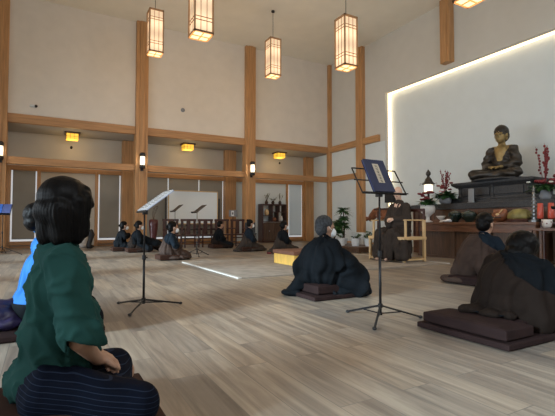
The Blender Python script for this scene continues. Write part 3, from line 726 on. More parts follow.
# --- foreground woman: body, sweater, trousers, hair
def foreground_woman():
    cushion('floor_mat', 'wide brown floor mat under the woman in the foreground', (-0.02, 1.98, 0), 0, 1.0, 0.95, 0.07, 'cushion_b')
    cushion('meditation_cushion', 'round-edged brown cushion the foreground woman sits on', (-0.08, 1.98, 0.06), 0, 0.44, 0.50, 0.13, 'cushion_b')
    bx, by = 0.02, 2.0
    hs = 0.93
    H = V(0.055, 0.0, 0.972)
    hp, mt, q = head_prims(H, hs, 0.35, 0.12)
    B = list(hp)
    B += [('c', V(0.03, 0, 0.74), 0.045, V(0.045, 0, 0.90), 0.050), ('c', V(0.01, 0, 0.27), 0.075, V(0.035, 0, 0.66), 0.065),
          ('c', V(0.03, -0.11, 0.745), 0.035, V(0.03, 0.11, 0.745), 0.035)]
    Er, Wr = V(0.105, -0.185, 0.44), V(0.185, -0.05, 0.320)
    El, Wl = V(0.10, 0.19, 0.44), V(0.18, 0.09, 0.310)
    B += [('c', V(0.045, -0.145, 0.735), 0.038, Er, 0.036), ('c', Er, 0.040, Wr, 0.027),
          ('c', V(0.045, 0.145, 0.735), 0.038, El, 0.036), ('c', El, 0.040, Wl, 0.027)]
    B += fingers(Wr, V(0.55, 0.75, -0.22), V(0.35, -0.1, 0.9), -1, 1.05, 0.55)
    B += fingers(Wl, V(0.60, -0.75, -0.22), V(0.2, 0.0, 1), 1, 1.05, 0.55)
    for s_ in (-1, 1):
        K = V(0.34, s_ * 0.24, 0.15)
        B += [('c', V(0.0, s_ * 0.1, 0.24), 0.08, K, 0.055), ('c', K, 0.05, V(0.24, -s_ * 0.10, 0.12), 0.035)]
    root = blob('person', B, 'skin', voxel=0.0065, smooth=2)
    root.location = Vector((bx, by, 0)) * U
    tag(root, 'person with black bob in dark green top and pinstriped trousers, cross-legged in front', 'person')
    face_parts(root, H, hs, mt, q)
    # trousers
    P = [('e', V(0.02, 0, 0.225), (0.135, 0.155, 0.115)), ('c', V(0.0, -0.11, 0.235), 0.115, V(0.315, -0.225, 0.165), 0.094),
         ('c', V(0.315, -0.225, 0.165), 0.092, V(0.30, 0.04, 0.12), 0.07), ('c', V(0.0, 0.11, 0.235), 0.115, V(0.300, 0.235, 0.180), 0.090),
         ('c', V(0.300, 0.235, 0.180), 0.088, V(0.27, -0.02, 0.12), 0.068), ('e', V(0.12, 0, 0.16), (0.2, 0.2, 0.08))]
    near = [p for p in P]
    blob('trousers', near, 'pinstripe', root, voxel=0.009, smooth=4, fold=folds(0.005, 7, 5, seed=3), stripe=lambda c: (c.z * 0.9 + c.x * 0.18 - c.y * 0.10) / 0.0165)
    # top: torso, sleeves ending at the elbow
    T = [('e', V(-0.005, 0, 0.265), (0.150, 0.172, 0.120)), ('c', V(0.01, 0, 0.34), 0.132, V(0.04, 0, 0.60), 0.122), ('e', V(0.035, 0, 0.63), (0.125, 0.165, 0.15)),
         ('c', V(0.03, -0.125, 0.752), 0.065, V(0.03, 0.125, 0.752), 0.065), ('c', V(0.025, 0, 0.76), 0.088, V(0.028, 0, 0.84), 0.060),
         ('c', V(0.045, -0.150, 0.740), 0.072, V(0.100, -0.190, 0.50), 0.080), ('c', V(0.100, -0.190, 0.50), 0.080, V(0.112, -0.198, 0.465), 0.090),
         ('c', V(0.045, 0.150, 0.740), 0.072, V(0.12, 0.195, 0.48), 0.080),
         ('c', V(0.07, 0, 0.50), 0.12, V(0.08, 0.0, 0.36), 0.12)]
    def tf(c, n):
        nv = noise.noise(c * 5 + V(4, 1, 2))
        rid = 1 - abs(noise.noise(V(c.x * 9 + c.z * 3, c.y * 9 - c.z * 2, c.z * 2.2))) * 3.2
        rid2 = 1 - abs(noise.noise(V(c.x * 6 - 3, c.y * 14 + c.z * 9, c.z * 7 + c.x * 9))) * 3.0
        return 0.008 * nv + 0.015 * max(0, rid) ** 2 + 0.012 * max(0, rid2) ** 2 - 0.008
    def cut(c, n):
        if c.z < 0.175 + 0.35 * max(0, c.x): return False
        # open sleeve ends: a plane across each forearm, only on the sleeve side
        for s_ in (-1, 1):
            if s_ * c.y > 0.125 and c.z > 0.362 and (c.z - 0.445) < -0.35 * (c.x - 0.12) and c.x > 0.055: return False
        return True
    blob('knit_top', T, 'green_cloth', root, voxel=0.0085, smooth=4, fold=tf, subset=cut, thick=0.0)
    MB().tube([q_ for q_ in (V(0.105, 0, 0.815), V(0.075, -0.06, 0.835), V(0.01, -0.075, 0.85), V(-0.045, 0, 0.862), V(0.01, 0.075, 0.85), V(0.075, 0.06, 0.835), V(0.105, 0, 0.815))], 0.011, 8).build('neckband', 'green_cloth', root, smooth=True)
    # bob
    r = lambda *a: tuple(v * hs for v in a)
    HP = [('e', q(-0.012, 0, 0.040), r(0.112, 0.103, 0.098), mt), ('e', q(-0.030, 0, -0.03), r(0.100, 0.106, 0.10), mt),
          ('c', q(-0.045, -0.055, -0.02), 0.060 * hs, q(-0.022, -0.062, -0.140), 0.046 * hs), ('c', q(-0.045, 0.055, -0.02), 0.060 * hs, q(-0.022, 0.062, -0.140), 0.046 * hs),
          ('c', q(-0.065, 0, -0.03), 0.060 * hs, q(-0.052, 0, -0.140), 0.050 * hs),
          ('c', q(0.020, -0.078, 0.02), 0.042 * hs, q(0.040, -0.080, -0.145), 0.026 * hs), ('c', q(0.020, 0.078, 0.02), 0.042 * hs, q(0.040, 0.080, -0.145), 0.026 * hs),
          ('c', q(0.050, -0.070, 0.05), 0.034 * hs, q(0.066, -0.082, -0.12), 0.020 * hs), ('c', q(0.055, -0.045, 0.075), 0.034 * hs, q(0.080, -0.062, 0.02), 0.024 * hs)]
    def hf(c, n):
        l = c - H
        an = math.atan2(l.y, l.x)
        return 0.0022 * math.sin(an * 55 + 5 * noise.noise(c * 9)) * max(0.15, min(1, (1.08 - c.z) * 6)) + 0.004 * noise.noise(c * 18)
    blob('hair', HP, 'hair', root, voxel=0.0065, smooth=4, fold=hf)
foreground_woman()

# --- monk in the armchair
def monk_and_chair():
    t = thing('armchair', 'wide pale wooden armchair with low arms in which the seated monk sits', 'chair', (7.32, 7.3, 0.015))
    f = MB()
    x0, x1, y0, y1 = -0.31, 0.33, -0.55, 0.55       # faces -x
    for (px, py, hh) in ((x0, y0, 0.52), (x1, y0, 0.95), (x0, y1, 0.52), (x1, y1, 0.95)):
        MB().box(px - 0.03, px + 0.03, py - 0.03, py + 0.03, 0, hh).build('leg', 'palewood', t, bevel=0.006)
    for sg in (-1, 1):
        MB().box(x0 + 0.06, x0 + 0.105, sg * 0.52 - 0.022, sg * 0.52 + 0.022, 0.55, 0.94).build('arm_post', 'palewood', t, bevel=0.005)
        MB().box(x0 + 0.03, x1 + 0.05, sg * 0.535 - 0.035, sg * 0.535 + 0.035, 0.935, 0.965).build('armrest', 'palewood', t, bevel=0.008)
    s = MB().box(x0 - 0.04, x1 + 0.04, y0 - 0.04, y1 + 0.04, 0.50, 0.57); s.build('seat', 'palewood', t, bevel=0.01)
    MB().box(x0, x1, y0 - 0.02, y0 + 0.02, 0.035, 0.075).box(x0, x1, y1 - 0.02, y1 + 0.02, 0.035, 0.075).box(x0 - 0.02, x0 + 0.02, y0, y1, 0.035, 0.075).box(x1 - 0.02, x1 + 0.02, y0, y1, 0.035, 0.075).build('stretcher', 'palewood', t, bevel=0.005)
    b = MB().box(x1 - 0.02, x1 + 0.025, y0, y1, 1.15, 1.22)
    for k in range(7): b.box(x1 - 0.01, x1 + 0.012, y0 + 0.14 + k * 0.137 - 0.02, y0 + 0.14 + k * 0.137 + 0.02, 0.57, 1.16)
    for py in (y0, y1): b.box(x1 - 0.022, x1 + 0.022, py - 0.022, py + 0.022, 0.95, 1.22)
    b.build('backrest', 'darkwood', t, bevel=0.005)
    # monk, local frame facing +x, turned to face -x
    k = 1.22
    sz = 0.57
    hs = 1.27
    H = V(0.045, 0, 1.60)
    hp, mt, q = head_prims(H, hs, 0.55, 0.08)
    B = list(hp)
    B += [('c', V(0, 0, 1.36), 0.07, V(0.03, 0, 1.50), 0.065), ('c', V(-0.03, 0, sz + 0.15), 0.15, V(0, 0, 1.26), 0.14), ('c', V(0, -0.19, 1.28), 0.055, V(0, 0.19, 1.28), 0.055)]
    cl = []
    for s_ in (-1, 1):
        Sd, E, Wr = V(0, s_ * 0.21, 1.27), V(0.06, s_ * 0.30, 0.96), V(0.27, s_ * 0.09, 0.97)
        cl.append((s_, Sd, E, Wr))
        B += [('c', Sd, 0.055, E, 0.045), ('c', E, 0.042, Wr, 0.032)]
        B += fingers(Wr, V(0.3, -s_ * 0.9, 0.05), V(0.6, 0, 0.8), s_, 1.25, 0.5)
        K = V(0.46, s_ * 0.2, sz + 0.08); F_ = V(0.44, s_ * 0.15, 0.09)
        B += [('c', V(0, s_ * 0.11, sz + 0.1), 0.09, K, 0.07), ('c', K, 0.065, F_, 0.045), ('c', F_ + V(0, 0, -0.03), 0.042, F_ + V(0.16, 0, -0.045), 0.034)]
    root = blob('person', B, 'skin_pale', voxel=0.012, smooth=1)
    root.location = Vector((7.44, 7.3, 0.015)) * U; root.rotation_euler = (0, 0, R(180))
    tag(root, 'elderly bald person in a dark brown robe sitting in the pale wooden armchair', 'person')
    face_parts(root, H, hs, mt, q)
    P = [('e', V(-0.02, 0, sz + 0.12), (0.24, 0.30, 0.14)), ('c', V(-0.02, 0, sz + 0.16), 0.21, V(0.0, 0, 1.14), 0.19), ('c', V(0, -0.19, 1.24), 0.10, V(0, 0.19, 1.24), 0.10),
         ('c', V(0, 0, 1.27), 0.12, V(0.01, 0, 1.39), 0.095)]
    for s_, Sd, E, Wr in cl:
        P += [('c', Sd, 0.10, E, 0.105), ('c', E, 0.10, Wr - V(0.03, -s_ * 0.02, 0), 0.075), ('c', E - V(0, 0, 0.08), 0.09, Wr - V(0.06, 0, 0.14), 0.09),
              ('c', V(0, s_ * 0.13, sz + 0.12), 0.15, V(0.46, s_ * 0.2, sz + 0.07), 0.12), ('c', V(0.46, s_ * 0.2, sz + 0.07), 0.12, V(0.50, s_ * 0.21, 0.12), 0.12),
              ('c', V(0.30, s_ * 0.16, sz), 0.10, V(0.33, s_ * 0.2, 0.12), 0.11)]
    P += [('c', V(0.45, -0.1, sz), 0.11, V(0.49, -0.08, 0.1), 0.10), ('c', V(0.45, 0.1, sz), 0.11, V(0.49, 0.08, 0.1), 0.10), ('e', V(0.20, 0.28, 0.48), (0.22, 0.14, 0.25)), ('c', V(0.12, 0.30, 0.5), 0.12, V(0.16, 0.34, 0.10), 0.13), ('c', V(0, -0.10, 1.33), 0.07, V(0, 0.10, 1.33), 0.07), ('c', V(0.40, 0.28, sz), 0.12, V(0.50, 0.50, 0.14), 0.12), ('c', V(0.2, 0.3, sz), 0.12, V(0.42, 0.56, 0.42), 0.09), ('c', V(0.42, 0.56, 0.42), 0.09, V(0.46, 0.58, 0.12), 0.10)]
    blob('robe', P, 'monk_robe', root, voxel=0.014, smooth=4, fold=folds(0.018, 13, 4, seed=1.5, ctr=(0.35, 0)),
         subset=lambda c, n: c.z > 0.045)
    MB().tube([V(0.15, -0.03, 1.16), V(0.10, -0.065, 1.32), V(-0.02, -0.095, 1.40), V(-0.085, 0, 1.42), V(-0.02, 0.095, 1.40), V(0.10, 0.065, 1.32), V(0.17, 0.05, 1.12)], 0.02, 8).build('collar', 'taupe_robe', root, smooth=True)
monk_and_chair()

# ================================================================== MUSIC STANDS
def music_stand(label, loc, rz, H, rot=0.0, leg=0.38, wire=False, sheets=None, tilt=50, tw=0.50, name='music_stand', hub=None):
    t = thing(name, label, 'music stand', loc, rz)
    hub = hub or 0.14 + leg * 0.12
    MB().cyl((0, 0, 0.05), (0, 0, H * 0.52), 0.013).build('lower_tube', 'black_metal', t, smooth=True)
    MB().cyl((0, 0, H * 0.50), (0, 0, H + 0.02), 0.009).build('upper_tube', 'black_metal', t, smooth=True)
    MB().cyl((0, 0, H * 0.50), (0, 0, H * 0.545), 0.02).cyl((0.0, 0, H * 0.52), (0.035, 0, H * 0.52), 0.008).build('height_clamp', 'black_plastic', t)
    MB().cyl((0, 0, hub - 0.015), (0, 0, hub + 0.02), 0.022).build('leg_hub', 'black_plastic', t); MB().cyl((0, 0, 0.045), (0, 0, 0.07), 0.018).build('brace_hub', 'black_plastic', t)
    for k in range(3):
        an = rot + k * 2 * PI / 3; c_, s_ = math.cos(an), math.sin(an)
        l = MB().beam((c_ * 0.015, s_ * 0.015, hub), (c_ * leg, s_ * leg, 0.014), 0.018, 0.010)
        l.beam((0, 0, 0.06), (c_ * leg * 0.5, s_ * leg * 0.5, hub * 0.52), 0.012, 0.006)
        lo = l.build('leg', 'black_metal', t)
        MB().ell((c_ * leg, s_ * leg, 0.014), (0.02, 0.02, 0.014), 8, 6).build('rubber_foot', 'black_plastic', lo)
    MB().box(-0.02, 0.03, -0.025, 0.025, H - 0.03, H + 0.03).build('tilt_block', 'black_plastic', t, bevel=0.004)
    # the desk leans towards +x (away from the reader, who sits at -x)
    tl = R(tilt); up = V(math.cos(tl), 0, math.sin(tl)); nrm = V(-math.sin(tl), 0, math.cos(tl))
    o0 = V(-0.02, 0, H)
    if wire:
        L_ = 0.29
        P = lambda y, s: o0 + V(0, y - 0.055, 0) + up * s
        d = MB()
        for a_, b_ in (((-tw / 2, 0), (tw / 2, 0)), ((-tw / 2, 0), (-tw / 2, L_)), ((tw / 2, 0), (tw / 2, L_)), ((-tw / 2, L_), (tw / 2, L_)), ((-tw / 2 - 0.03, L_ * 0.52), (tw / 2 + 0.03, L_ * 0.52)), ((0, 0), (0, L_))):
            d.cyl(P(*a_), P(*b_), 0.0065, n=8)
        d.build('wire_desk', 'black_metal', t)
        MB().beam(o0 + V(0, -tw / 2 - 0.055, 0) + nrm * 0.015, o0 + V(0, tw / 2 - 0.055, 0) + nrm * 0.015, 0.030, 0.009, roll=R(0)).build('ledge', 'black_metal', t)
    else:
        L_ = 0.36 if not sheets else 0.29
        a_ = o0 - up * 0.06; b_ = o0 + up * (L_ - 0.06)
        mtx = Matrix((up, V(0, 1, 0), nrm)).transposed().to_4x4(); mtx.translation = o0 - up * (0.08 if not sheets else 0.01)
        MB().box(0, L_, -tw / 2 if not sheets else -0.07, tw / 2 if not sheets else 0.07, -0.006, 0.006, mtx).build('desk', 'black_metal', t, bevel=0.004)
        MB().box(-0.006, 0.006, -tw / 2, tw / 2, 0, 0.05 if not sheets else 0.02, mtx).build('ledge', 'black_metal', t)
        if sheets:
            m_ = mtx.copy(); m_.translation = m_.translation + up * 0.01 + nrm * 0.014
            lean_ = Matrix.Rotation(R(-3), 4, 'Y')
            g = thing(sheets[0], sheets[1], sheets[2], (0, 0, 0), 0)
            g.location = Vector(loc) * U; g.rotation_euler = (0, 0, rz)
            MB().box(0.0, L_ + 0.06, -tw / 2 + 0.04, -0.004, 0, 0.014, m_).build('left_page', 'paper', g)
            MB().box(0.0, L_ + 0.06, 0.004, tw / 2 - 0.04, 0, 0.014, m_).build('right_page', 'paper', g)
            MB().box(-0.004, L_ + 0.066, -tw / 2 + 0.035, tw / 2 - 0.035, -0.006, 0, m_).build('cover', 'cover_pale', g)
            ln = MB()
            for i in range(9):
                for sg in (-1, 1): ln.box(0.04 + i * 0.04, 0.048 + i * 0.04, min(sg * 0.03, sg * 0.18), max(sg * 0.03, sg * 0.18), 0.0145, 0.0152, m_)
            ln.build('printed_lines', 'ink', g)
    return t
music_stand('black tripod music stand holding an open white book, nearest the foreground woman', (0.93, 4.58, 0), 0, 1.02, rot=R(0), leg=0.40, tilt=37, hub=0.085, sheets=('open_book', 'open white paged book lying on the left music stand', 'book'))
sB = music_stand('black wire-desk music stand holding the dark blue book', (2.74, 2.94, 0), R(90), 1.175, rot=R(10), leg=0.40, wire=True, tilt=58, tw=0.55, hub=0.13)
music_stand('thin black music stand in front of the whiteboard, right one by the rug', (3.63, 11.0, 0), 0, 1.22, rot=R(20), leg=0.4, tilt=38, tw=0.40)
music_stand('thin black music stand in front of the whiteboard, left one', (3.60, 13.1, 0), 0, 1.30, rot=R(20), leg=0.4, tilt=40, tw=0.45)
music_stand('black music stand at the left edge holding a blue folder', (-1.06, 14.3, 0), R(75), 1.20, rot=R(10), leg=0.6, tilt=60, tw=0.42)
t = thing('folder', 'blue folder on the music stand at the left edge', 'folder', (-1.06, 14.3, 0), R(75))
fm = Matrix.Translation((-0.09, 0, 1.18)) @ Matrix.Rotation(R(30), 4, 'Y')
MB().box(-0.02, 0.0, -0.22, -0.005, 0, 0.30, fm).build('left_cover', 'bookedge', t, bevel=0.006); MB().box(-0.02, 0.0, 0.005, 0.24, 0, 0.30, fm).build('right_cover', 'folder_blue', t, bevel=0.006)
music_stand('black music stand at the right edge of which only a leg shows', (6.40, 3.02, 0), 0, 1.15, rot=R(166), leg=0.40, tilt=40)

# the closed book on the wire desk: local frame as the stand
t = thing('sutra_book', 'dark blue cloth book with a beige title strip on the wire music stand', 'book', (2.74, 2.94, 0), R(90))
tl = R(62); up = V(math.cos(tl), 0, math.sin(tl)); nrm = V(-math.sin(tl), 0, math.cos(tl))
mtx = Matrix((up, V(0, 1, 0), nrm)).transposed().to_4x4(); mtx.translation = V(-0.02, 0, 1.172) + nrm * 0.018
ya, yb = -0.25, 0.0
mtx = mtx @ Matrix.Translation((0.0, 0.092, 0.0))
MB().box(0, 0.36, -0.24, 0.015, 0.022, 0.030, mtx).build('front_cover', 'bookblue', t)
MB().box(0, 0.36, -0.24, 0.015, 0.0, 0.006, mtx).build('back_cover', 'bookblue', t)
MB().box(0.004, 0.356, -0.235, 0.01, 0.006, 0.022, mtx).build('page_block', 'bookedge', t)
MB().box(0.095, 0.31, -0.15, -0.075, 0.030, 0.0315, mtx).build('title_strip', 'strip', t)
g = MB()
for i in range(6):                                   # a column of brushed characters
    u0 = 0.285 - i * 0.033
    g.box(u0, u0 + 0.004, -0.129, -0.096, 0.0315, 0.0322, mtx); g.box(u0 - 0.012, u0 - 0.009, -0.125, -0.099, 0.0315, 0.0322, mtx)
    g.box(u0 - 0.020, u0 + 0.006, -0.114, -0.110, 0.0315, 0.0322, mtx); g.box(u0 - 0.021, u0 - 0.006, -0.129 + 0.003 * (i % 3), -0.125 + 0.003 * (i % 3), 0.0315, 0.0322, mtx)
g.build('title_characters', 'ink', t)

# ================================================================== ALTAR
t = thing('altar_table', 'long low red-brown altar table with boarded front before the statue', 'altar', (9.0, 6.57, 0))
MB().box(-0.04, 0.86, -1.62, 1.62, 0.86, 0.92).build('tabletop', 'altarwood', t, bevel=0.008)
MB().box(0.0, 0.82, -1.58, 1.58, 0.70, 0.86).build('apron', 'altarwood', t, bevel=0.004)
MB().box(-0.02, 0.84, -1.60, 1.60, 0.68, 0.71).build('moulding', 'altarwood', t, bevel=0.004)
p = MB().box(0.08, 0.80, -1.5, 1.5, 0.0, 0.70)
p.build('front_panel', 'altarwood_v', t)
for sy in (-1.52, -0.5, 0.5, 1.52): MB().box(0.03, 0.12, sy - 0.06, sy + 0.06, 0, 0.70).build('post', 'altarwood_v', t, bevel=0.005)
MB().box(0.02, 0.84, -1.6, 1.6, 0, 0.06).build('plinth', 'altarwood_v', t)

t = thing('altar_riser', 'tall brown wooden altar step with a grey stone slab top carrying the statue pedestal', 'altar', (9.9, 6.95, 0))
MB().box(0.0, 2.0, -2.1, 2.2, 0, 1.28).build('cabinet', 'altarwood', t)
MB().box(-0.05, 2.1, -2.15, 2.25, 1.28, 1.44).build('stone_top', 'stone', t, bevel=0.01)
for k in range(6): MB().box(-0.015, 0.005, -2.0 + k * 0.7, -2.0 + k * 0.7 + 0.6, 1.0, 1.24).build('panel', 'altarwood_v', t, bevel=0.004)

t = thing('statue_pedestal', 'carved dark grey stone pedestal under the seated statue', 'pedestal', (10.95, 7.0, 1.44))
MB().box(-0.62, 0.75, -1.55, 1.45, 0, 0.10).box(-0.56, 0.72, -1.40, 1.30, 0.10, 0.17).build('stepped_foot', 'stone', t, bevel=0.015)
b = MB().box(-0.42, 0.62, -1.05, 0.98, 0.17, 0.47)
b.build('waist', 'stone', t, bevel=0.01)
MB().box(-0.45, -0.40, -0.9, -0.1, 0.22, 0.45).box(-0.45, -0.40, 0.02, 0.85, 0.22, 0.45).build('carved_panel', 'stone', t, bevel=0.02)
for y in (-1.0, -0.05, 0.95): MB().lathe([(0.06, 0.17), (0.07, 0.2), (0.045, 0.26), (0.045, 0.42), (0.07, 0.47), (0.06, 0.5)], (-0.42, y, 0), 10).build('baluster', 'stone', t)
rr = []
for (ex, z) in ((0.0, 0.46), (0.12, 0.52), (0.14, 0.58), (0.04, 0.60)):
    rr.append([V(-0.45 - ex * 0.6, -1.1 - ex * 0.7, z + (0.02 if ex else 0)), V(0.65, -1.1 - ex * 0.7, z), V(0.65, 1.05 + ex, z), V(-0.45 - ex * 0.6, 1.05 + ex, z + (0.02 if ex else 0))])
MB().ring(rr).build('flared_cornice', 'stone', t, bevel=0.01)
MB().lathe([(0.62, 0.60), (0.78, 0.62), (0.77, 0.66), (0.66, 0.675)], (0.05, -0.05, 0), 40, 14, 0.035).build('lotus_seat', 'stone', t, smooth=True)

def statue():
    B0 = V(11.0, 6.95, 2.09)
    s = 1.66
    P_ = lambda x, y, z: V(x * s, y * s, z * s)
    hs = s * 1.22
    H = P_(0.03, 0, 0.745)
    hp, mt, q = head_prims(H, hs, -0.05, 0.10)
    B = list(hp)
    B += [('c', P_(0.0, 0, 0.55), 0.06 * s, P_(0.02, 0, 0.66), 0.052 * s), ('c', P_(0, 0, 0.12), 0.14 * s, P_(0.0, 0, 0.46), 0.135 * s), ('c', P_(0, -0.15, 0.52), 0.05 * s, P_(0, 0.15, 0.52), 0.05 * s),
          ('c', P_(0, -0.085, 0.72) + V(0.02, 0, 0), 0.018 * s, P_(0.01, -0.085, 0.66), 0.014 * s), ('c', P_(0, 0.085, 0.72) + V(0.02, 0, 0), 0.018 * s, P_(0.01, 0.085, 0.66), 0.014 * s)]
    arms = []
    for g_ in (-1, 1):
        Sd, E, Wr = P_(0, g_ * 0.17, 0.51), P_(0.04, g_ * 0.25, 0.27), P_(0.24, g_ * 0.08, 0.19)
        arms.append((g_, Sd, E, Wr))
        B += [('c', Sd, 0.045 * s, E, 0.04 * s), ('c', E, 0.04 * s, Wr, 0.03 * s)] + fingers(Wr, V(0.25, -g_, 0), V(0.2, 0, 1), g_, s * 0.95, -0.2)
        B += [('c', P_(0.0, g_ * 0.1, 0.1), 0.08 * s, P_(0.30, g_ * 0.33, 0.08), 0.06 * s), ('c', P_(0.30, g_ * 0.33, 0.08), 0.055 * s, P_(0.24, -g_ * 0.1, 0.07), 0.04 * s)]
    root = blob('buddha_statue', B, 'gold', voxel=0.016, smooth=1)
    root.location = B0 * U; root.rotation_euler = (0, 0, R(180 + 8))
    tag(root, 'bronze seated Buddha with gilt face and chest on the grey pedestal', 'statue')
    P = [('e', P_(-0.01, 0, 0.10), (0.2 * s, 0.24 * s, 0.14 * s)), ('c', P_(-0.02, 0, 0.18), 0.165 * s, P_(-0.01, 0, 0.42), 0.155 * s), ('c', P_(-0.01, -0.155, 0.49), 0.075 * s, P_(-0.01, 0.155, 0.49), 0.075 * s)]
    for g_, Sd, E, Wr in arms:
        P += [('c', Sd, 0.075 * s, E, 0.078 * s), ('c', E, 0.075 * s, Wr - V(0.05, 0, 0), 0.05 * s), ('c', E - V(0, 0, 0.08), 0.06 * s, Wr - V(0.12, 0, 0.12), 0.06 * s),
              ('c', P_(0.0, g_ * 0.12, 0.10), 0.11 * s, P_(0.29, g_ * 0.345, 0.085), 0.085 * s), ('c', P_(0.29, g_ * 0.345, 0.085), 0.08 * s, P_(0.26, -g_ * 0.08, 0.06), 0.06 * s)]
    def fo(c, n): return 0.012 * math.sin(c.z * 34 + abs(c.y) * 12 + 5 * noise.noise(c * 1.5))
    blob('robe', P, 'bronze', root, voxel=0.018, smooth=3, fold=fo,
         subset=lambda c, n: not (n.x > 0.25 and c.z > 0.30 * s and abs(c.y - 0.02) < (0.035 + (c.z / s - 0.30) * 0.36) * s) and not (c.z > 0.553 * s))
    blob('curled_hair', [('e', q(-0.016, 0, 0.040), (0.104 * hs, 0.090 * hs, 0.098 * hs), mt), ('e', q(-0.01, 0, 0.105), (0.055 * hs, 0.05 * hs, 0.035 * hs), mt), ('e', q(-0.045, 0, -0.01), (0.075 * hs, 0.085 * hs, 0.09 * hs), mt)],
         'bronze', root, voxel=0.014, smooth=1, fold=lambda c, n: 0.008 * math.sin(c.x * 90) * math.sin(c.y * 90) * math.sin(c.z * 90))
    face_parts(root, H, hs, mt, q, em='bronze', lm='gold')
statue()

# side altar table with carved scroll end
t = thing('side_altar_table', 'carved red-brown side altar table with a curled end, behind the monk', 'table', (9.9, 10.1, 0))
MB().box(0, 0.6, -0.65, 0.80, 1.33, 1.40).build('tabletop', 'darkwood', t, bevel=0.008)
b = MB().box(0.03, 0.10, -0.65, 0.75, 1.12, 1.33)
b.tube([V(0.2, 0.72, 1.30), V(0.2, 0.92, 1.26), V(0.2, 1.08, 1.14), V(0.2, 1.22, 1.04), V(0.2, 1.36, 1.03), V(0.2, 1.40, 1.12)], [0.15, 0.16, 0.14, 0.10, 0.07, 0.03], 10)
b.tube([V(0.05, 0.7, 1.14), V(0.05, 0.5, 1.05), V(0.05, 0.25, 1.10), V(0.05, 0.0, 1.04), V(0.05, -0.3, 1.10), V(0.05, -0.6, 1.0)], 0.06, 8)
b.build('carved_apron', 'redwood', t)
for (x, y) in ((0.06, 0.62), (0.54, 0.62), (0.06, -0.55), (0.54, -0.55)): MB().beam((x, y, 0), (x, y, 1.3), 0.09, 0.09).build('leg', 'darkwood', t, bevel=0.01)

# lantern, vases and flowers on the left of the altar
def flowers(name, label, cat, base, vase, stems, parts, seed):
    """stems: list of (kind, n, height, spread)"""
    rnd = random.Random(seed)
    t = thing(name, label, cat, base)
    prof, m, top = vase
    if prof: MB().lathe(prof, n=24).build('vase', m, t, smooth=True)
    for kind, n_, z0, z1, spr, mm, sz in parts:
        mb = MB()
        for i in range(n_):
            an = rnd.uniform(0, 2 * PI); rad = spr * math.sqrt(rnd.random()); z = rnd.uniform(z0, z1)
            p_ = V(rad * math.cos(an), rad * math.sin(an), top + z)
            if kind == 'leaf': mb.leaf(V(rad * 0.3 * math.cos(an), rad * 0.3 * math.sin(an), top + z * 0.4), V(math.cos(an), math.sin(an), rnd.uniform(-0.1, 0.9)), sz * rnd.uniform(0.7, 1.3), sz * 0.35, 0.5)
            elif kind == 'bloom':
                for k in range(7):
                    a2 = k * 2 * PI / 7; mb.ell(p_ + V(math.cos(a2), math.sin(a2), 0.3 * (k % 2)) * sz * 0.55, (sz * 0.5, sz * 0.5, sz * 0.38), 7, 5)
                mb.ell(p_, (sz * 0.5,) * 3, 7, 5)
            elif kind == 'spray':
                q_ = V(0, 0, top); tip = V(rad * math.cos(an), rad * math.sin(an), top + z1 * rnd.uniform(0.8, 1))
                mb.tube([q_, q_.lerp(tip, 0.5) + V(0, 0, 0.03), tip], [0.008, 0.006, 0.003], 5)
                for k in range(9):
                    c_ = q_.lerp(tip, 0.4 + 0.6 * k / 9) + V(rnd.uniform(-.03, .03), rnd.uniform(-.03, .03), 0)
                    mb.ell(c_, (sz, sz, sz * 1.3), 6, 4)
        mb.build({'leaf': 'foliage', 'bloom': 'blossoms', 'spray': 'flower_spray'}[kind], mm, t)
    return t
goblet = [(0.13, 0), (0.13, 0.03), (0.05, 0.06), (0.045, 0.15), (0.08, 0.19), (0.18, 0.27), (0.20, 0.36), (0.19, 0.47), (0.17, 0.47), (0.17, 0.40), (0.02, 0.30)]
flowers('flower_vase', 'white footed goblet vase of dark red blooms at the altar\'s left end', 'vase', (9.25, 8.02, 0.92), (goblet, 'white_glaze', 0.46), None,
        [('leaf', 80, 0.0, 0.24, 0.26, 'leaf', 0.27), ('bloom', 14, 0.10, 0.40, 0.24, 'red_flower', 0.06), ('bloom', 3, 0.1, 0.2, 0.15, 'pink_flower', 0.04)], 3)
jar = [(0.11, 0), (0.16, 0.05), (0.18, 0.13), (0.15, 0.19), (0.15, 0.22), (0.12, 0.22), (0.1, 0.1)]
flowers('flower_vase', 'blue-grey jar with tall red flower sprays beside the white goblet vase', 'vase', (10.1, 8.12, 1.44), (jar, 'grey_plastic', 0.16), None,
        [('leaf', 100, 0.0, 0.26, 0.30, 'leaf', 0.32), ('bloom', 16, 0.10, 0.48, 0.24, 'red_flower', 0.055), ('bloom', 4, 0.15, 0.4, 0.2, 'pink_flower', 0.035), ('spray', 7, 0.3, 0.92, 0.20, 'red_flower', 0.020)], 5)
t = thing('altar_lantern', 'ornate dark finialed altar lantern glowing white above the left flowers', 'lantern', (9.75, 8.42, 1.44))
MB().lathe([(0.10, 0), (0.10, 0.03), (0.03, 0.06), (0.03, 0.30), (0.09, 0.33), (0.10, 0.36)], n=12).build('stem', 'black_metal', t)
MB().lathe([(0.11, 0.36), (0.125, 0.42), (0.12, 0.57), (0.10, 0.58)], n=12).build('glass', 'sconce_glass', t, smooth=True)
MB().lathe([(0.17, 0.585), (0.19, 0.60), (0.12, 0.66), (0.09, 0.74), (0.04, 0.80), (0.035, 0.83), (0.07, 0.87), (0.07, 0.93), (0.03, 0.98), (0.01, 1.02)], n=6).build('roof', 'bronze', t)
for k in range(6): MB().tube([V(0.17 * math.cos(k * PI / 3), 0.17 * math.sin(k * PI / 3), 0.60), V(0.23 * math.cos(k * PI / 3), 0.23 * math.sin(k * PI / 3), 0.62), V(0.24 * math.cos(k * PI / 3), 0.24 * math.sin(k * PI / 3), 0.56)], 0.008, 5).build('roof_hook', 'bronze', t)

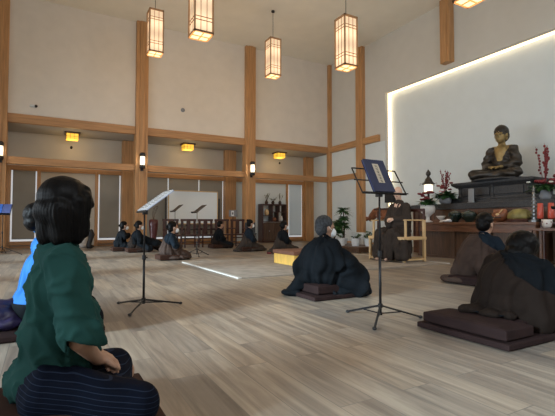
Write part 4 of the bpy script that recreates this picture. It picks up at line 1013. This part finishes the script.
tag(MB().lathe([(0.06, 0), (0.045, 0.02), (0.02, 0.05), (0.08, 0.10), (0.13, 0.17), (0.12, 0.17), (0.06, 0.11)], n=18).build('footed_bowl', 'white_glaze', smooth=True, loc=(0, 0, 0)), 'small glassy footed bowl on the altar between vases and green bowls', 'bowl').location = Vector((9.3, 7.62, 0.92)) * U
ob = blob('folded_cloth', [('e', V(0, 0, 0.03), (0.10, 0.14, 0.035)), ('e', V(-0.03, -0.07, 0.05), (0.05, 0.08, 0.03))], 'paper', voxel=0.012, smooth=1, fold=lambda c, n: 0.012 * noise.noise(c * 25))
ob.location = Vector((9.15, 7.32, 0.925)) * U; tag(ob, 'small crumpled white cloth lying on the altar edge', 'cloth')

def bowl(label, loc, r_, h_, m='green_glaze', lid=True):
    t = thing('covered_bowl', label, 'bowl', loc)
    MB().lathe([(r_ * 0.5, 0), (r_ * 0.45, h_ * 0.1), (r_ * 0.8, h_ * 0.25), (r_, h_ * 0.55), (r_ * 0.98, h_ * 0.62)], n=24).build('bowl_body', m, t, smooth=True)
    MB().lathe([(r_ * 1.02, h_ * 0.62), (r_ * 0.9, h_ * 0.72), (r_ * 0.5, h_ * 0.84), (r_ * 0.1, h_ * 0.88), (r_ * 0.12, h_ * 0.95), (r_ * 0.03, h_)], n=24).build('lid', m, t, smooth=True)
bowl('glossy dark green covered bowl on the altar, left one', (9.35, 7.22, 0.92), 0.17, 0.34)
bowl('glossy dark green covered bowl on the altar, right one', (9.35, 6.82, 0.92), 0.19, 0.32)
bowl('dark low covered bowl at the back between the two glossy green bowls', (9.65, 7.0, 0.92), 0.18, 0.30)
# singing gong seen behind the kneeling head, drum cushion with olive silk
t = thing('wooden_fish_drum', 'round red-brown wooden drum on the altar beside the kneeling person', 'drum', (9.4, 6.02, 0.92))
blob('drum_body', [('e', V(0, 0, 0.15), (0.17, 0.19, 0.15)), ('c', V(0, -0.12, 0.26), 0.05, V(0, 0.12, 0.26), 0.05)], 'redwood', t, voxel=0.012, smooth=2)
MB().box(-0.175, -0.15, -0.12, 0.12, 0.10, 0.12).build('sound_slit', 'black_plastic', t)
MB().tube([V(-0.12, -0.14, 0.30), V(-0.14, -0.02, 0.17), V(-0.17, 0.10, 0.06)], 0.012, 6).ell((-0.15, -0.03, 0.18), (0.03, 0.045, 0.03)).build('mallet', 'palewood', t, smooth=True)
t = thing('silk_covered_gong', 'dome-shaped gong under a striped olive gold silk cover on the altar', 'gong', (9.4, 5.55, 0.92))
MB().lathe([(0.26, 0), (0.27, 0.05), (0.24, 0.08)], n=24).build('ring_base', 'darkwood', t)
MB().lathe([(0.23, 0.06), (0.25, 0.12), (0.22, 0.22), (0.13, 0.29), (0.02, 0.31)], n=36, flute=12, famp=0.05).build('silk_cover', 'olive_silk', t, smooth=True)
tag(MB().box(-0.04, 0.04, -0.10, 0.10, 0, 0.03).box(-0.02, 0.02, -0.085, 0.085, 0.03, 0.40).build('silver_plaque', 'steel', bevel=0.004), 'upright silver plaque leaning at the foot of the grey pedestal', 'plaque').location = Vector((10.2, 7.35, 1.44)) * U
t = thing('miniature_pagoda', 'tall silver miniature pagoda beside the red candles', 'pagoda', (9.35, 5.21, 0.92))
for k in range(7):
    z = 0.06 + k * 0.085; r_ = 0.085 - k * 0.008
    MB().lathe([(r_ * 0.6, z), (r_ * 0.6, z + 0.045), (r_ * 1.1, z + 0.05), (r_ * 0.7, z + 0.075), (r_ * 0.5, z + 0.085)], n=8).build('tier', 'steel', t)
MB().lathe([(0.11, 0), (0.11, 0.04), (0.07, 0.06)], n=8).build('base', 'steel', t)
MB().lathe([(0.02, 0.65), (0.035, 0.68), (0.015, 0.71), (0.02, 0.74), (0.003, 0.80)], n=8).build('spire', 'steel', t)

# altar side stand with candles
t = thing('candle_table', 'dark table continuing the altar to the right edge under the red candles', 'table', (9.05, 4.42, 0))
MB().box(0, 0.8, -0.55, 0.52, 0.88, 0.92).build('tabletop', 'darkwood', t, bevel=0.006)
for (x, y) in ((0.05, -0.5), (0.75, -0.5), (0.05, 0.47), (0.75, 0.47)): MB().beam((x, y, 0), (x, y, 0.88), 0.07, 0.07).build('leg', 'darkwood', t)
MB().box(0.4, 0.44, -0.5, 0.47, 0.05, 0.88).build('back_panel', 'altarwood_v', t)
t0 = thing('pillar_candle', 'red pillar candle on the altar next to the silver pagoda', 'candle', (9.3, 4.90, 0.92), 0, 'red pillar candles')
MB().lathe([(0.05, 0), (0.07, 0.02), (0.03, 0.05), (0.06, 0.07)], n=14).build('holder', 'bronze', t0)
MB().lathe([(0.055, 0.07), (0.065, 0.10), (0.055, 0.40), (0.05, 0.405), (0.01, 0.39)], n=16).build('wax', 'candle', t0, smooth=True)
MB().cyl((0, 0, 0.39), (0, 0, 0.42), 0.004).build('wick', 'ink', t0)
t0.location = Vector((9.3, 5.07 - 0.02, 0.92)) * U
copy_tree(t0, (9.3, 4.83, 0.92), 0, 'red pillar candle furthest right on the altar')
flowers('flower_vase', 'vase with red sprays and white blooms at the right edge of the altar', 'vase', (10.35, 5.50, 1.44), ([(0.09, 0), (0.13, 0.1), (0.09, 0.22), (0.12, 0.26), (0.1, 0.26), (0.06, 0.2)], 'grey_plastic', 0.22), None,
        [('leaf', 70, 0.0, 0.25, 0.42, 'leaf', 0.34), ('bloom', 5, 0.16, 0.36, 0.24, 'red_flower', 0.085), ('bloom', 5, 0.10, 0.25, 0.36, 'white_flower', 0.045), ('spray', 6, 0.5, 1.12, 0.26, 'red_flower', 0.026)], 9)
t = thing('tea_cup', 'white cup with red dots on a small wooden stand at the right edge', 'cup', (8.6, 4.55, 0.80))
MB().lathe([(0.05, 0), (0.08, 0.04), (0.095, 0.17), (0.085, 0.17), (0.07, 0.05)], n=18).build('cup_body', 'white_glaze', t, smooth=True)
g = MB()
for k in range(7): g.ell((0.09 * math.cos(k * 0.9), 0.09 * math.sin(k * 0.9), 0.09 + 0.03 * (k % 2)), (0.014, 0.014, 0.014), 6, 4)
g.build('red_dots', 'red_flower', t)
t = thing('side_stool', 'small wooden stand holding the dotted cup at the right edge', 'table', (8.6, 4.50, 0))
MB().box(-0.2, 0.2, -0.3, 0.3, 0.75, 0.80).build('top', 'altarwood', t, bevel=0.006)
for (x, y) in ((-0.17, -0.26), (0.17, -0.26), (-0.17, 0.26), (0.17, 0.26)): MB().beam((x, y, 0), (x, y, 0.75), 0.045, 0.045).build('leg', 'altarwood', t)

# black loudspeaker on a pole behind the monk
t = thing('loudspeaker', 'black box loudspeaker on a pole beside the lit niche, behind the monk', 'speaker', (9.2, 9.35, 0))
MB().box(-0.13, 0.13, -0.16, 0.16, 1.52, 1.86).build('cabinet', 'black_plastic', t, bevel=0.01)
MB().box(-0.14, -0.13, -0.13, 0.13, 1.55, 1.83).build('grille', 'black_metal', t)
MB().cyl((0, 0, 0.03), (0, 0, 1.52), 0.018).build('pole', 'black_metal', t)
MB().lathe([(0.18, 0), (0.18, 0.02), (0.03, 0.04)], n=20).build('base', 'black_metal', t)

# ================================================================== PLANTS BY THE CORNER
t = thing('plant_bench', 'low brown bench carrying the potted plants by the corner', 'bench', (8.9, 10.9, 0))
MB().box(-0.75, 0.95, -1.25, 1.3, 0.12, 0.18).build('bench_top', 'altarwood_v', t, bevel=0.01)
for (x, y) in ((-0.68, -1.18), (0.87, -1.18), (-0.68, 1.22), (0.87, 1.22)): MB().box(x - 0.05, x + 0.05, y - 0.05, y + 0.05, 0, 0.12).build('leg', 'altarwood_v', t)
MB().box(-0.68, 0.9, -1.22, -1.18, 0.02, 0.12).box(-0.70, -0.66, -1.15, 1.2, 0.02, 0.12).build('skirt', 'altarwood_v', t)
def potted(label, loc, pr, ph, kind, h, n_, seed, lf=0.3, m='white_pot', leafm='leaf', z=0.18):
    rnd = random.Random(seed)
    t = thing('potted_plant', label, 'potted plant', (loc[0], loc[1], z))
    MB().lathe([(pr * 0.7, 0), (pr, ph * 0.9), (pr * 1.08, ph * 0.9), (pr * 1.08, ph), (pr * 0.9, ph), (pr * 0.85, ph * 0.85), (0.01, ph * 0.85)], n=18).build('pot', m, t, smooth=False)
    st = MB(); lv = MB()
    if kind == 'palm':
        st.tube([V(0, 0, ph * 0.8), V(0.02, 0.01, h * 0.5), V(0, 0.02, h * 0.8)], [0.03, 0.022, 0.018], 7)
        st.tube([V(0, 0, ph * 0.8), V(-0.06, 0.05, h * 0.4), V(-0.10, 0.1, h * 0.52)], [0.025, 0.02, 0.014], 7)
        for tip, s_ in ((V(0, 0.02, h * 0.8), 1.0), (V(-0.10, 0.1, h * 0.52), 0.8), (V(0.0, 0, h * 0.62), 0.7), (V(0, 0, h * 0.45), 0.9)):
            for k in range(n_ // 4):
                an = rnd.uniform(0, 2 * PI)
                lv.leaf(tip, V(math.cos(an), math.sin(an), rnd.uniform(-0.3, 0.95)), lf * s_ * rnd.uniform(0.7, 1.1), 0.06, 0.7)
    else:
        for k in range(max(4, n_ // 8)):
            an = rnd.uniform(0, 2 * PI); tp = V(math.cos(an) * pr * 0.9, math.sin(an) * pr * 0.9, h * rnd.uniform(0.5, 0.85))
            st.tube([V(0, 0, ph * 0.8), tp.lerp(V(0, 0, tp.z * 0.5), 0.5), tp], [0.009, 0.007, 0.004], 5)
            for j in range(8):
                a2 = rnd.uniform(0, 2 * PI); c_ = V(0, 0, ph).lerp(tp, rnd.uniform(0.35, 1.0))
                lv.leaf(c_, V(math.cos(a2), math.sin(a2), rnd.uniform(-0.2, 0.7)), lf * rnd.uniform(0.6, 1.1), lf * 0.4, 0.5)
    st.build('stem', 'twig', t); lv.build('foliage', leafm, t)
potted('tall palm-like potted plant in the corner beside the slender upright', (8.95, 11.35), 0.13, 0.2, 'palm', 1.42, 300, 1, 0.40)
potted('bushy dark green potted plant just right of the grey-haired head', (8.55, 11.35), 0.17, 0.2, 'bush', 0.98, 260, 2, 0.34)
potted('small leafy plant in a white pot, left of the three low pots', (8.32, 10.65), 0.13, 0.24, 'bush', 0.45, 40, 3, 0.12)
potted('small leafy plant in a white pot, middle of the three low pots', (8.50, 10.20), 0.15, 0.24, 'bush', 0.50, 60, 4, 0.15)
potted('small leafy plant in a white pot, right one next to the monk\'s chair', (8.80, 9.95), 0.13, 0.24, 'bush', 0.55, 60, 5, 0.16)
potted('broad leafy potted plant behind the chair arm of the monk', (9.0, 9.0), 0.17, 0.5, 'bush', 1.08, 120, 6, 0.22, z=0.0, m='palewood')
tag(MB().box(-0.05, 0.20, -0.30, 0.30, 0, 0.40).build('storage_box', 'white_pot', bevel=0.01), 'pale grey box standing behind the small white pots', 'box').location = Vector((9.2, 10.9, 0.18)) * U

# ================================================================== AISLE FURNITURE
t = thing('whiteboard', 'large glossy whiteboard standing behind the row of dark chairs', 'whiteboard', (5.42, 16.95, 0))
MB().box(-1.02, 1.05, -0.02, 0.02, 0.88, 2.22).build('board', 'whiteboard', t)
MB().box(-1.05, 1.08, -0.025, 0.03, 2.21, 2.25).box(-1.05, 1.08, -0.025, 0.03, 0.85, 0.89).box(-1.06, -1.02, -0.025, 0.03, 0.85, 2.25).box(1.05, 1.09, -0.025, 0.03, 0.85, 2.25).build('board_frame', 'palewood', t, bevel=0.004)
for x in (-1.15, 1.15): MB().box(x - 0.02, x + 0.02, -0.02, 0.02, 0.03, 1.95).box(x - 0.02, x + 0.02, -0.3, 0.3, 0, 0.04).build('leg', 'black_metal', t)
MB().box(-1.15, 1.15, -0.01, 0.01, 0.60, 0.64).build('crossbar', 'black_metal', t)

def wood_chair(label, loc, rz=0):
    t = thing('wooden_chair', label, 'chair', loc, rz, 'row of dark wooden chairs')
    for x in (-0.26, 0.26):
        MB().box(x - 0.022, x + 0.022, -0.25, -0.205, 0, 0.68).build('front_leg', 'darkwood', t)
        MB().box(x - 0.022, x + 0.022, 0.21, 0.255, 0, 1.05).build('rear_leg', 'darkwood', t)
        MB().box(x - 0.03, x + 0.03, -0.27, 0.22, 0.67, 0.71).build('armrest', 'darkwood', t, bevel=0.006)
    MB().box(-0.28, 0.28, -0.26, 0.24, 0.43, 0.48).build('seat', 'darkwood', t, bevel=0.006)
    b = MB().box(-0.30, 0.30, 0.205, 0.25, 0.97, 1.05)
    b.box(-0.08, 0.08, 0.215, 0.235, 0.48, 0.97)
    b.build('backrest', 'darkwood', t, bevel=0.006)
    MB().box(-0.24, -0.19, 0.215, 0.235, 0.48, 0.97).box(0.19, 0.24, 0.215, 0.235, 0.48, 0.97).build('back_slat', 'darkwood', t)
    MB().box(-0.26, 0.26, -0.24, -0.215, 0.10, 0.13).box(-0.27, -0.245, -0.23, 0.23, 0.16, 0.19).box(0.245, 0.27, -0.23, 0.23, 0.16, 0.19).box(-0.25, 0.25, 0.22, 0.24, 0.3, 0.34).build('stretcher', 'darkwood', t)
    return t
ch = wood_chair('dark wooden armchair furthest left, behind the apron-robed person', (4.05, 15.1, 0))
for x, l in ((4.72, 'second dark wooden armchair from the left in the row'), (5.39, 'third dark wooden armchair from the left, behind the thin stand'), (6.06, 'dark wooden armchair just left of the person before the chairs'), (6.73, 'dark wooden armchair furthest right of the row, beside the column')):
    copy_tree(ch, (x, 15.1, 0), None, l)
t = thing('padded_chair', 'dark grey padded folding chair against the inner column, right of the wooden chairs', 'chair', (7.35, 15.4, 0), R(-20))
MB().box(-0.22, 0.22, 0.18, 0.23, 0.45, 0.92).build('backrest', 'grey_cloth', t, bevel=0.02); MB().box(-0.23, 0.23, -0.2, 0.2, 0.43, 0.49).build('seat', 'grey_cloth', t, bevel=0.02)
for (x, y) in ((-0.2, -0.18), (0.2, -0.18), (-0.2, 0.2), (0.2, 0.2)): MB().cyl((x, y, 0), (x, y, 0.5), 0.014).build('leg', 'black_metal', t)
t = thing('picture_stand', 'small grey framed picture on a slim stand by the inner column', 'picture', (7.0, 16.4, 0))
MB().box(-0.19, 0.19, -0.015, 0.015, 1.17, 1.45).build('picture_frame', 'grey_plastic', t, bevel=0.005); MB().box(-0.09, 0.03, -0.02, -0.014, 1.2, 1.42).build('picture', 'paper', t)
MB().ell((-0.03, -0.02, 1.31), (0.03, 0.006, 0.06)).build('picture_motif', 'grey_cloth', t)
MB().cyl((0, 0.02, 0.02), (0, 0.02, 1.2), 0.012).build('pole', 'black_metal', t); MB().lathe([(0.14, 0), (0.14, 0.02), (0.02, 0.03)], n=16).build('base', 'black_metal', t)

# display shelf
t = thing('display_shelf', 'tall dark wooden display cabinet with open compartments by the corner window', 'cabinet', (9.35, 17.15, 0))
b = MB().box(-0.68, -0.62, -0.22, 0.22, 0, 1.78).box(0.56, 0.62, -0.22, 0.22, 0, 1.78).box(-0.62, 0.56, -0.22, 0.22, 1.72, 1.78).box(-0.62, 0.56, -0.22, 0.22, 0, 0.08).box(-0.62, 0.56, 0.19, 0.22, 0.08, 0.9)
b.build('carcass', 'darkwood', t, bevel=0.005)
s = MB().box(-0.62, 0.56, -0.2, 0.2, 0.95, 0.98).box(-0.15, -0.12, -0.2, 0.2, 0.98, 1.72).box(-0.12, 0.56, -0.2, 0.2, 1.40, 1.43).box(0.22, 0.25, -0.2, 0.2, 1.43, 1.72).box(-0.62, -0.12, -0.2, 0.2, 1.22, 1.25).box(0.16, 0.19, -0.2, 0.2, 0.98, 1.40)
s.build('shelf_board', 'darkwood', t)
for x0, x1 in ((-0.61, -0.04), (-0.02, 0.55)):
    d = MB().box(x0, x1, -0.235, -0.215, 0.10, 0.93).build('door', 'altarwood_v', t, bevel=0.004)
    MB().box((x0 + x1) / 2 - 0.02, (x0 + x1) / 2 + 0.02, -0.25, -0.235, 0.5, 0.56).build('handle', 'steel', d)
def ornament(name, label, cat, loc, prof, m):
    o = MB().lathe(prof, n=14).build(name, m, smooth=True); o.location = Vector(loc) * U; tag(o, label, cat)
ornament('ceramic_jar', 'small cream jar in the upper left compartment of the display cabinet', 'jar', (8.95, 17.05, 1.25), [(0.07, 0), (0.11, 0.1), (0.10, 0.22), (0.06, 0.26), (0.07, 0.3)], 'palewood')
ornament('tea_pot', 'small dark pot in a middle compartment of the display cabinet', 'pot', (9.35, 17.05, 0.98), [(0.07, 0), (0.12, 0.08), (0.08, 0.17), (0.02, 0.2)], 'redwood')
ornament('ceramic_jar', 'small white jar in the lower right compartment of the display cabinet', 'jar', (9.72, 17.05, 0.98), [(0.06, 0), (0.09, 0.1), (0.06, 0.22), (0.07, 0.25)], 'white_glaze')
def topplant(label, x, seed, h):
    rnd = random.Random(seed)
    t = thing('dried_plant', label, 'plant', (x, 17.12, 1.78))
    MB().lathe([(0.06, 0), (0.08, 0.08), (0.05, 0.14), (0.06, 0.16)], n=12).build('vase', 'twig', t)
    s = MB(); l = MB()
    for k in range(7):
        an = rnd.uniform(0, 2 * PI); tp = V(math.cos(an) * 0.16, math.sin(an) * 0.08, h * rnd.uniform(0.75, 1))
        s.tube([V(0, 0, 0.1), tp * 0.5 + V(0, 0, 0.06), tp], [0.008, 0.006, 0.004], 5)
        for j in range(4): l.leaf(V(0, 0, 0.15).lerp(tp, 0.5 + j * 0.16), V(rnd.uniform(-1, 1), rnd.uniform(-1, 1), 0.4), 0.10, 0.045)
    s.build('branch', 'twig', t); l.build('foliage', 'leaf_pale', t)
topplant('dry branched plant on the left of the display cabinet top', 8.98, 1, 0.50); topplant('low dry plant on the middle of the display cabinet top', 9.32, 2, 0.28); topplant('dry branched plant on the right of the display cabinet top', 9.70, 3, 0.50)

# floor vases
t = thing('floor_vase', 'slender dark red floor vase with bare twigs between the column and the whiteboard', 'vase', (3.30, 14.75, 0))
MB().lathe([(0.09, 0), (0.11, 0.1), (0.10, 0.35), (0.16, 0.85), (0.15, 1.0), (0.11, 1.03), (0.09, 0.98)], n=18).build('vase_body', 'maroon', t, smooth=True)
g = MB()
for k in range(4): g.tube([V(0, 0, 0.95), V(0.03 * (k - 1.5), 0.02, 1.2), V(0.05 + 0.05 * (k - 1), 0.0, 1.42 + 0.04 * (k % 2)), V(0.14, 0.02 * k, 1.50)], 0.006, 5)
g.build('twigs', 'twig', t)
t = thing('floor_plant', 'pale leafy plant in a white pot behind the foreground woman\'s face', 'potted plant', (1.2, 16.9, 0))
MB().lathe([(0.20, 0), (0.24, 0.1), (0.25, 0.5), (0.22, 0.55), (0.2, 0.5)], n=20).build('pot', 'white_glaze', t, smooth=True)
rnd = random.Random(4); l = MB(); s = MB()
for k in range(90):
    an = rnd.uniform(0, 2 * PI); z = rnd.uniform(0.55, 1.5); l.leaf(V(0.1 * math.cos(an), 0.1 * math.sin(an), z), V(math.cos(an), math.sin(an), rnd.uniform(-0.2, 0.8)), 0.24, 0.09, 0.5)
for k in range(5): s.tube([V(0, 0, 0.45), V(0.05 * (k - 2), 0.03, 1.1), V(0.10 * (k - 2) + 0.1, 0.0, 1.75)], 0.01, 5)
for k in range(14): s.ell((0.1 + rnd.uniform(-.15, .2), rnd.uniform(-.1, .1), rnd.uniform(1.5, 1.8)), (0.035, 0.035, 0.045), 6, 4)
l.build('foliage', 'leaf_pale', t); s.build('seed_heads', 'twig', t)
t = thing('floor_vase', 'tall curved black vase beside the pale leafy plant', 'vase', (1.40, 16.2, 0))
MB().tube([V(0.05, 0, 0.0), V(-0.03, 0, 0.12), V(0.02, 0, 0.3), V(0.06, 0, 0.48), V(0.02, 0, 0.62), V(0.0, 0, 0.66)], [0.14, 0.09, 0.08, 0.11, 0.09, 0.05], 12).build('vase_body', 'black_plastic', t, smooth=True)

# yellow bench
t = thing('kneeling_bench', 'yellow wooden bench box with a red-brown padded top beyond the grey-haired person', 'bench', (4.80, 7.72, 0.015))
MB().box(-0.32, 0.42, -0.40, 0.46, 0, 0.215).build('bench_box', 'yellowwood', t, bevel=0.008)
MB().box(-0.345, 0.445, -0.425, 0.485, 0.215, 0.30).build('pad', 'benchpad', t, bevel=0.02)
tag(MB().box(-0.05, 0.05, -0.04, 0.04, 0, 0.05).build('small_box', 'red_flower', bevel=0.004), 'tiny red and white object on the floor by the last kneeling person', 'box').location = Vector((5.72, 10.75, 0)) * U
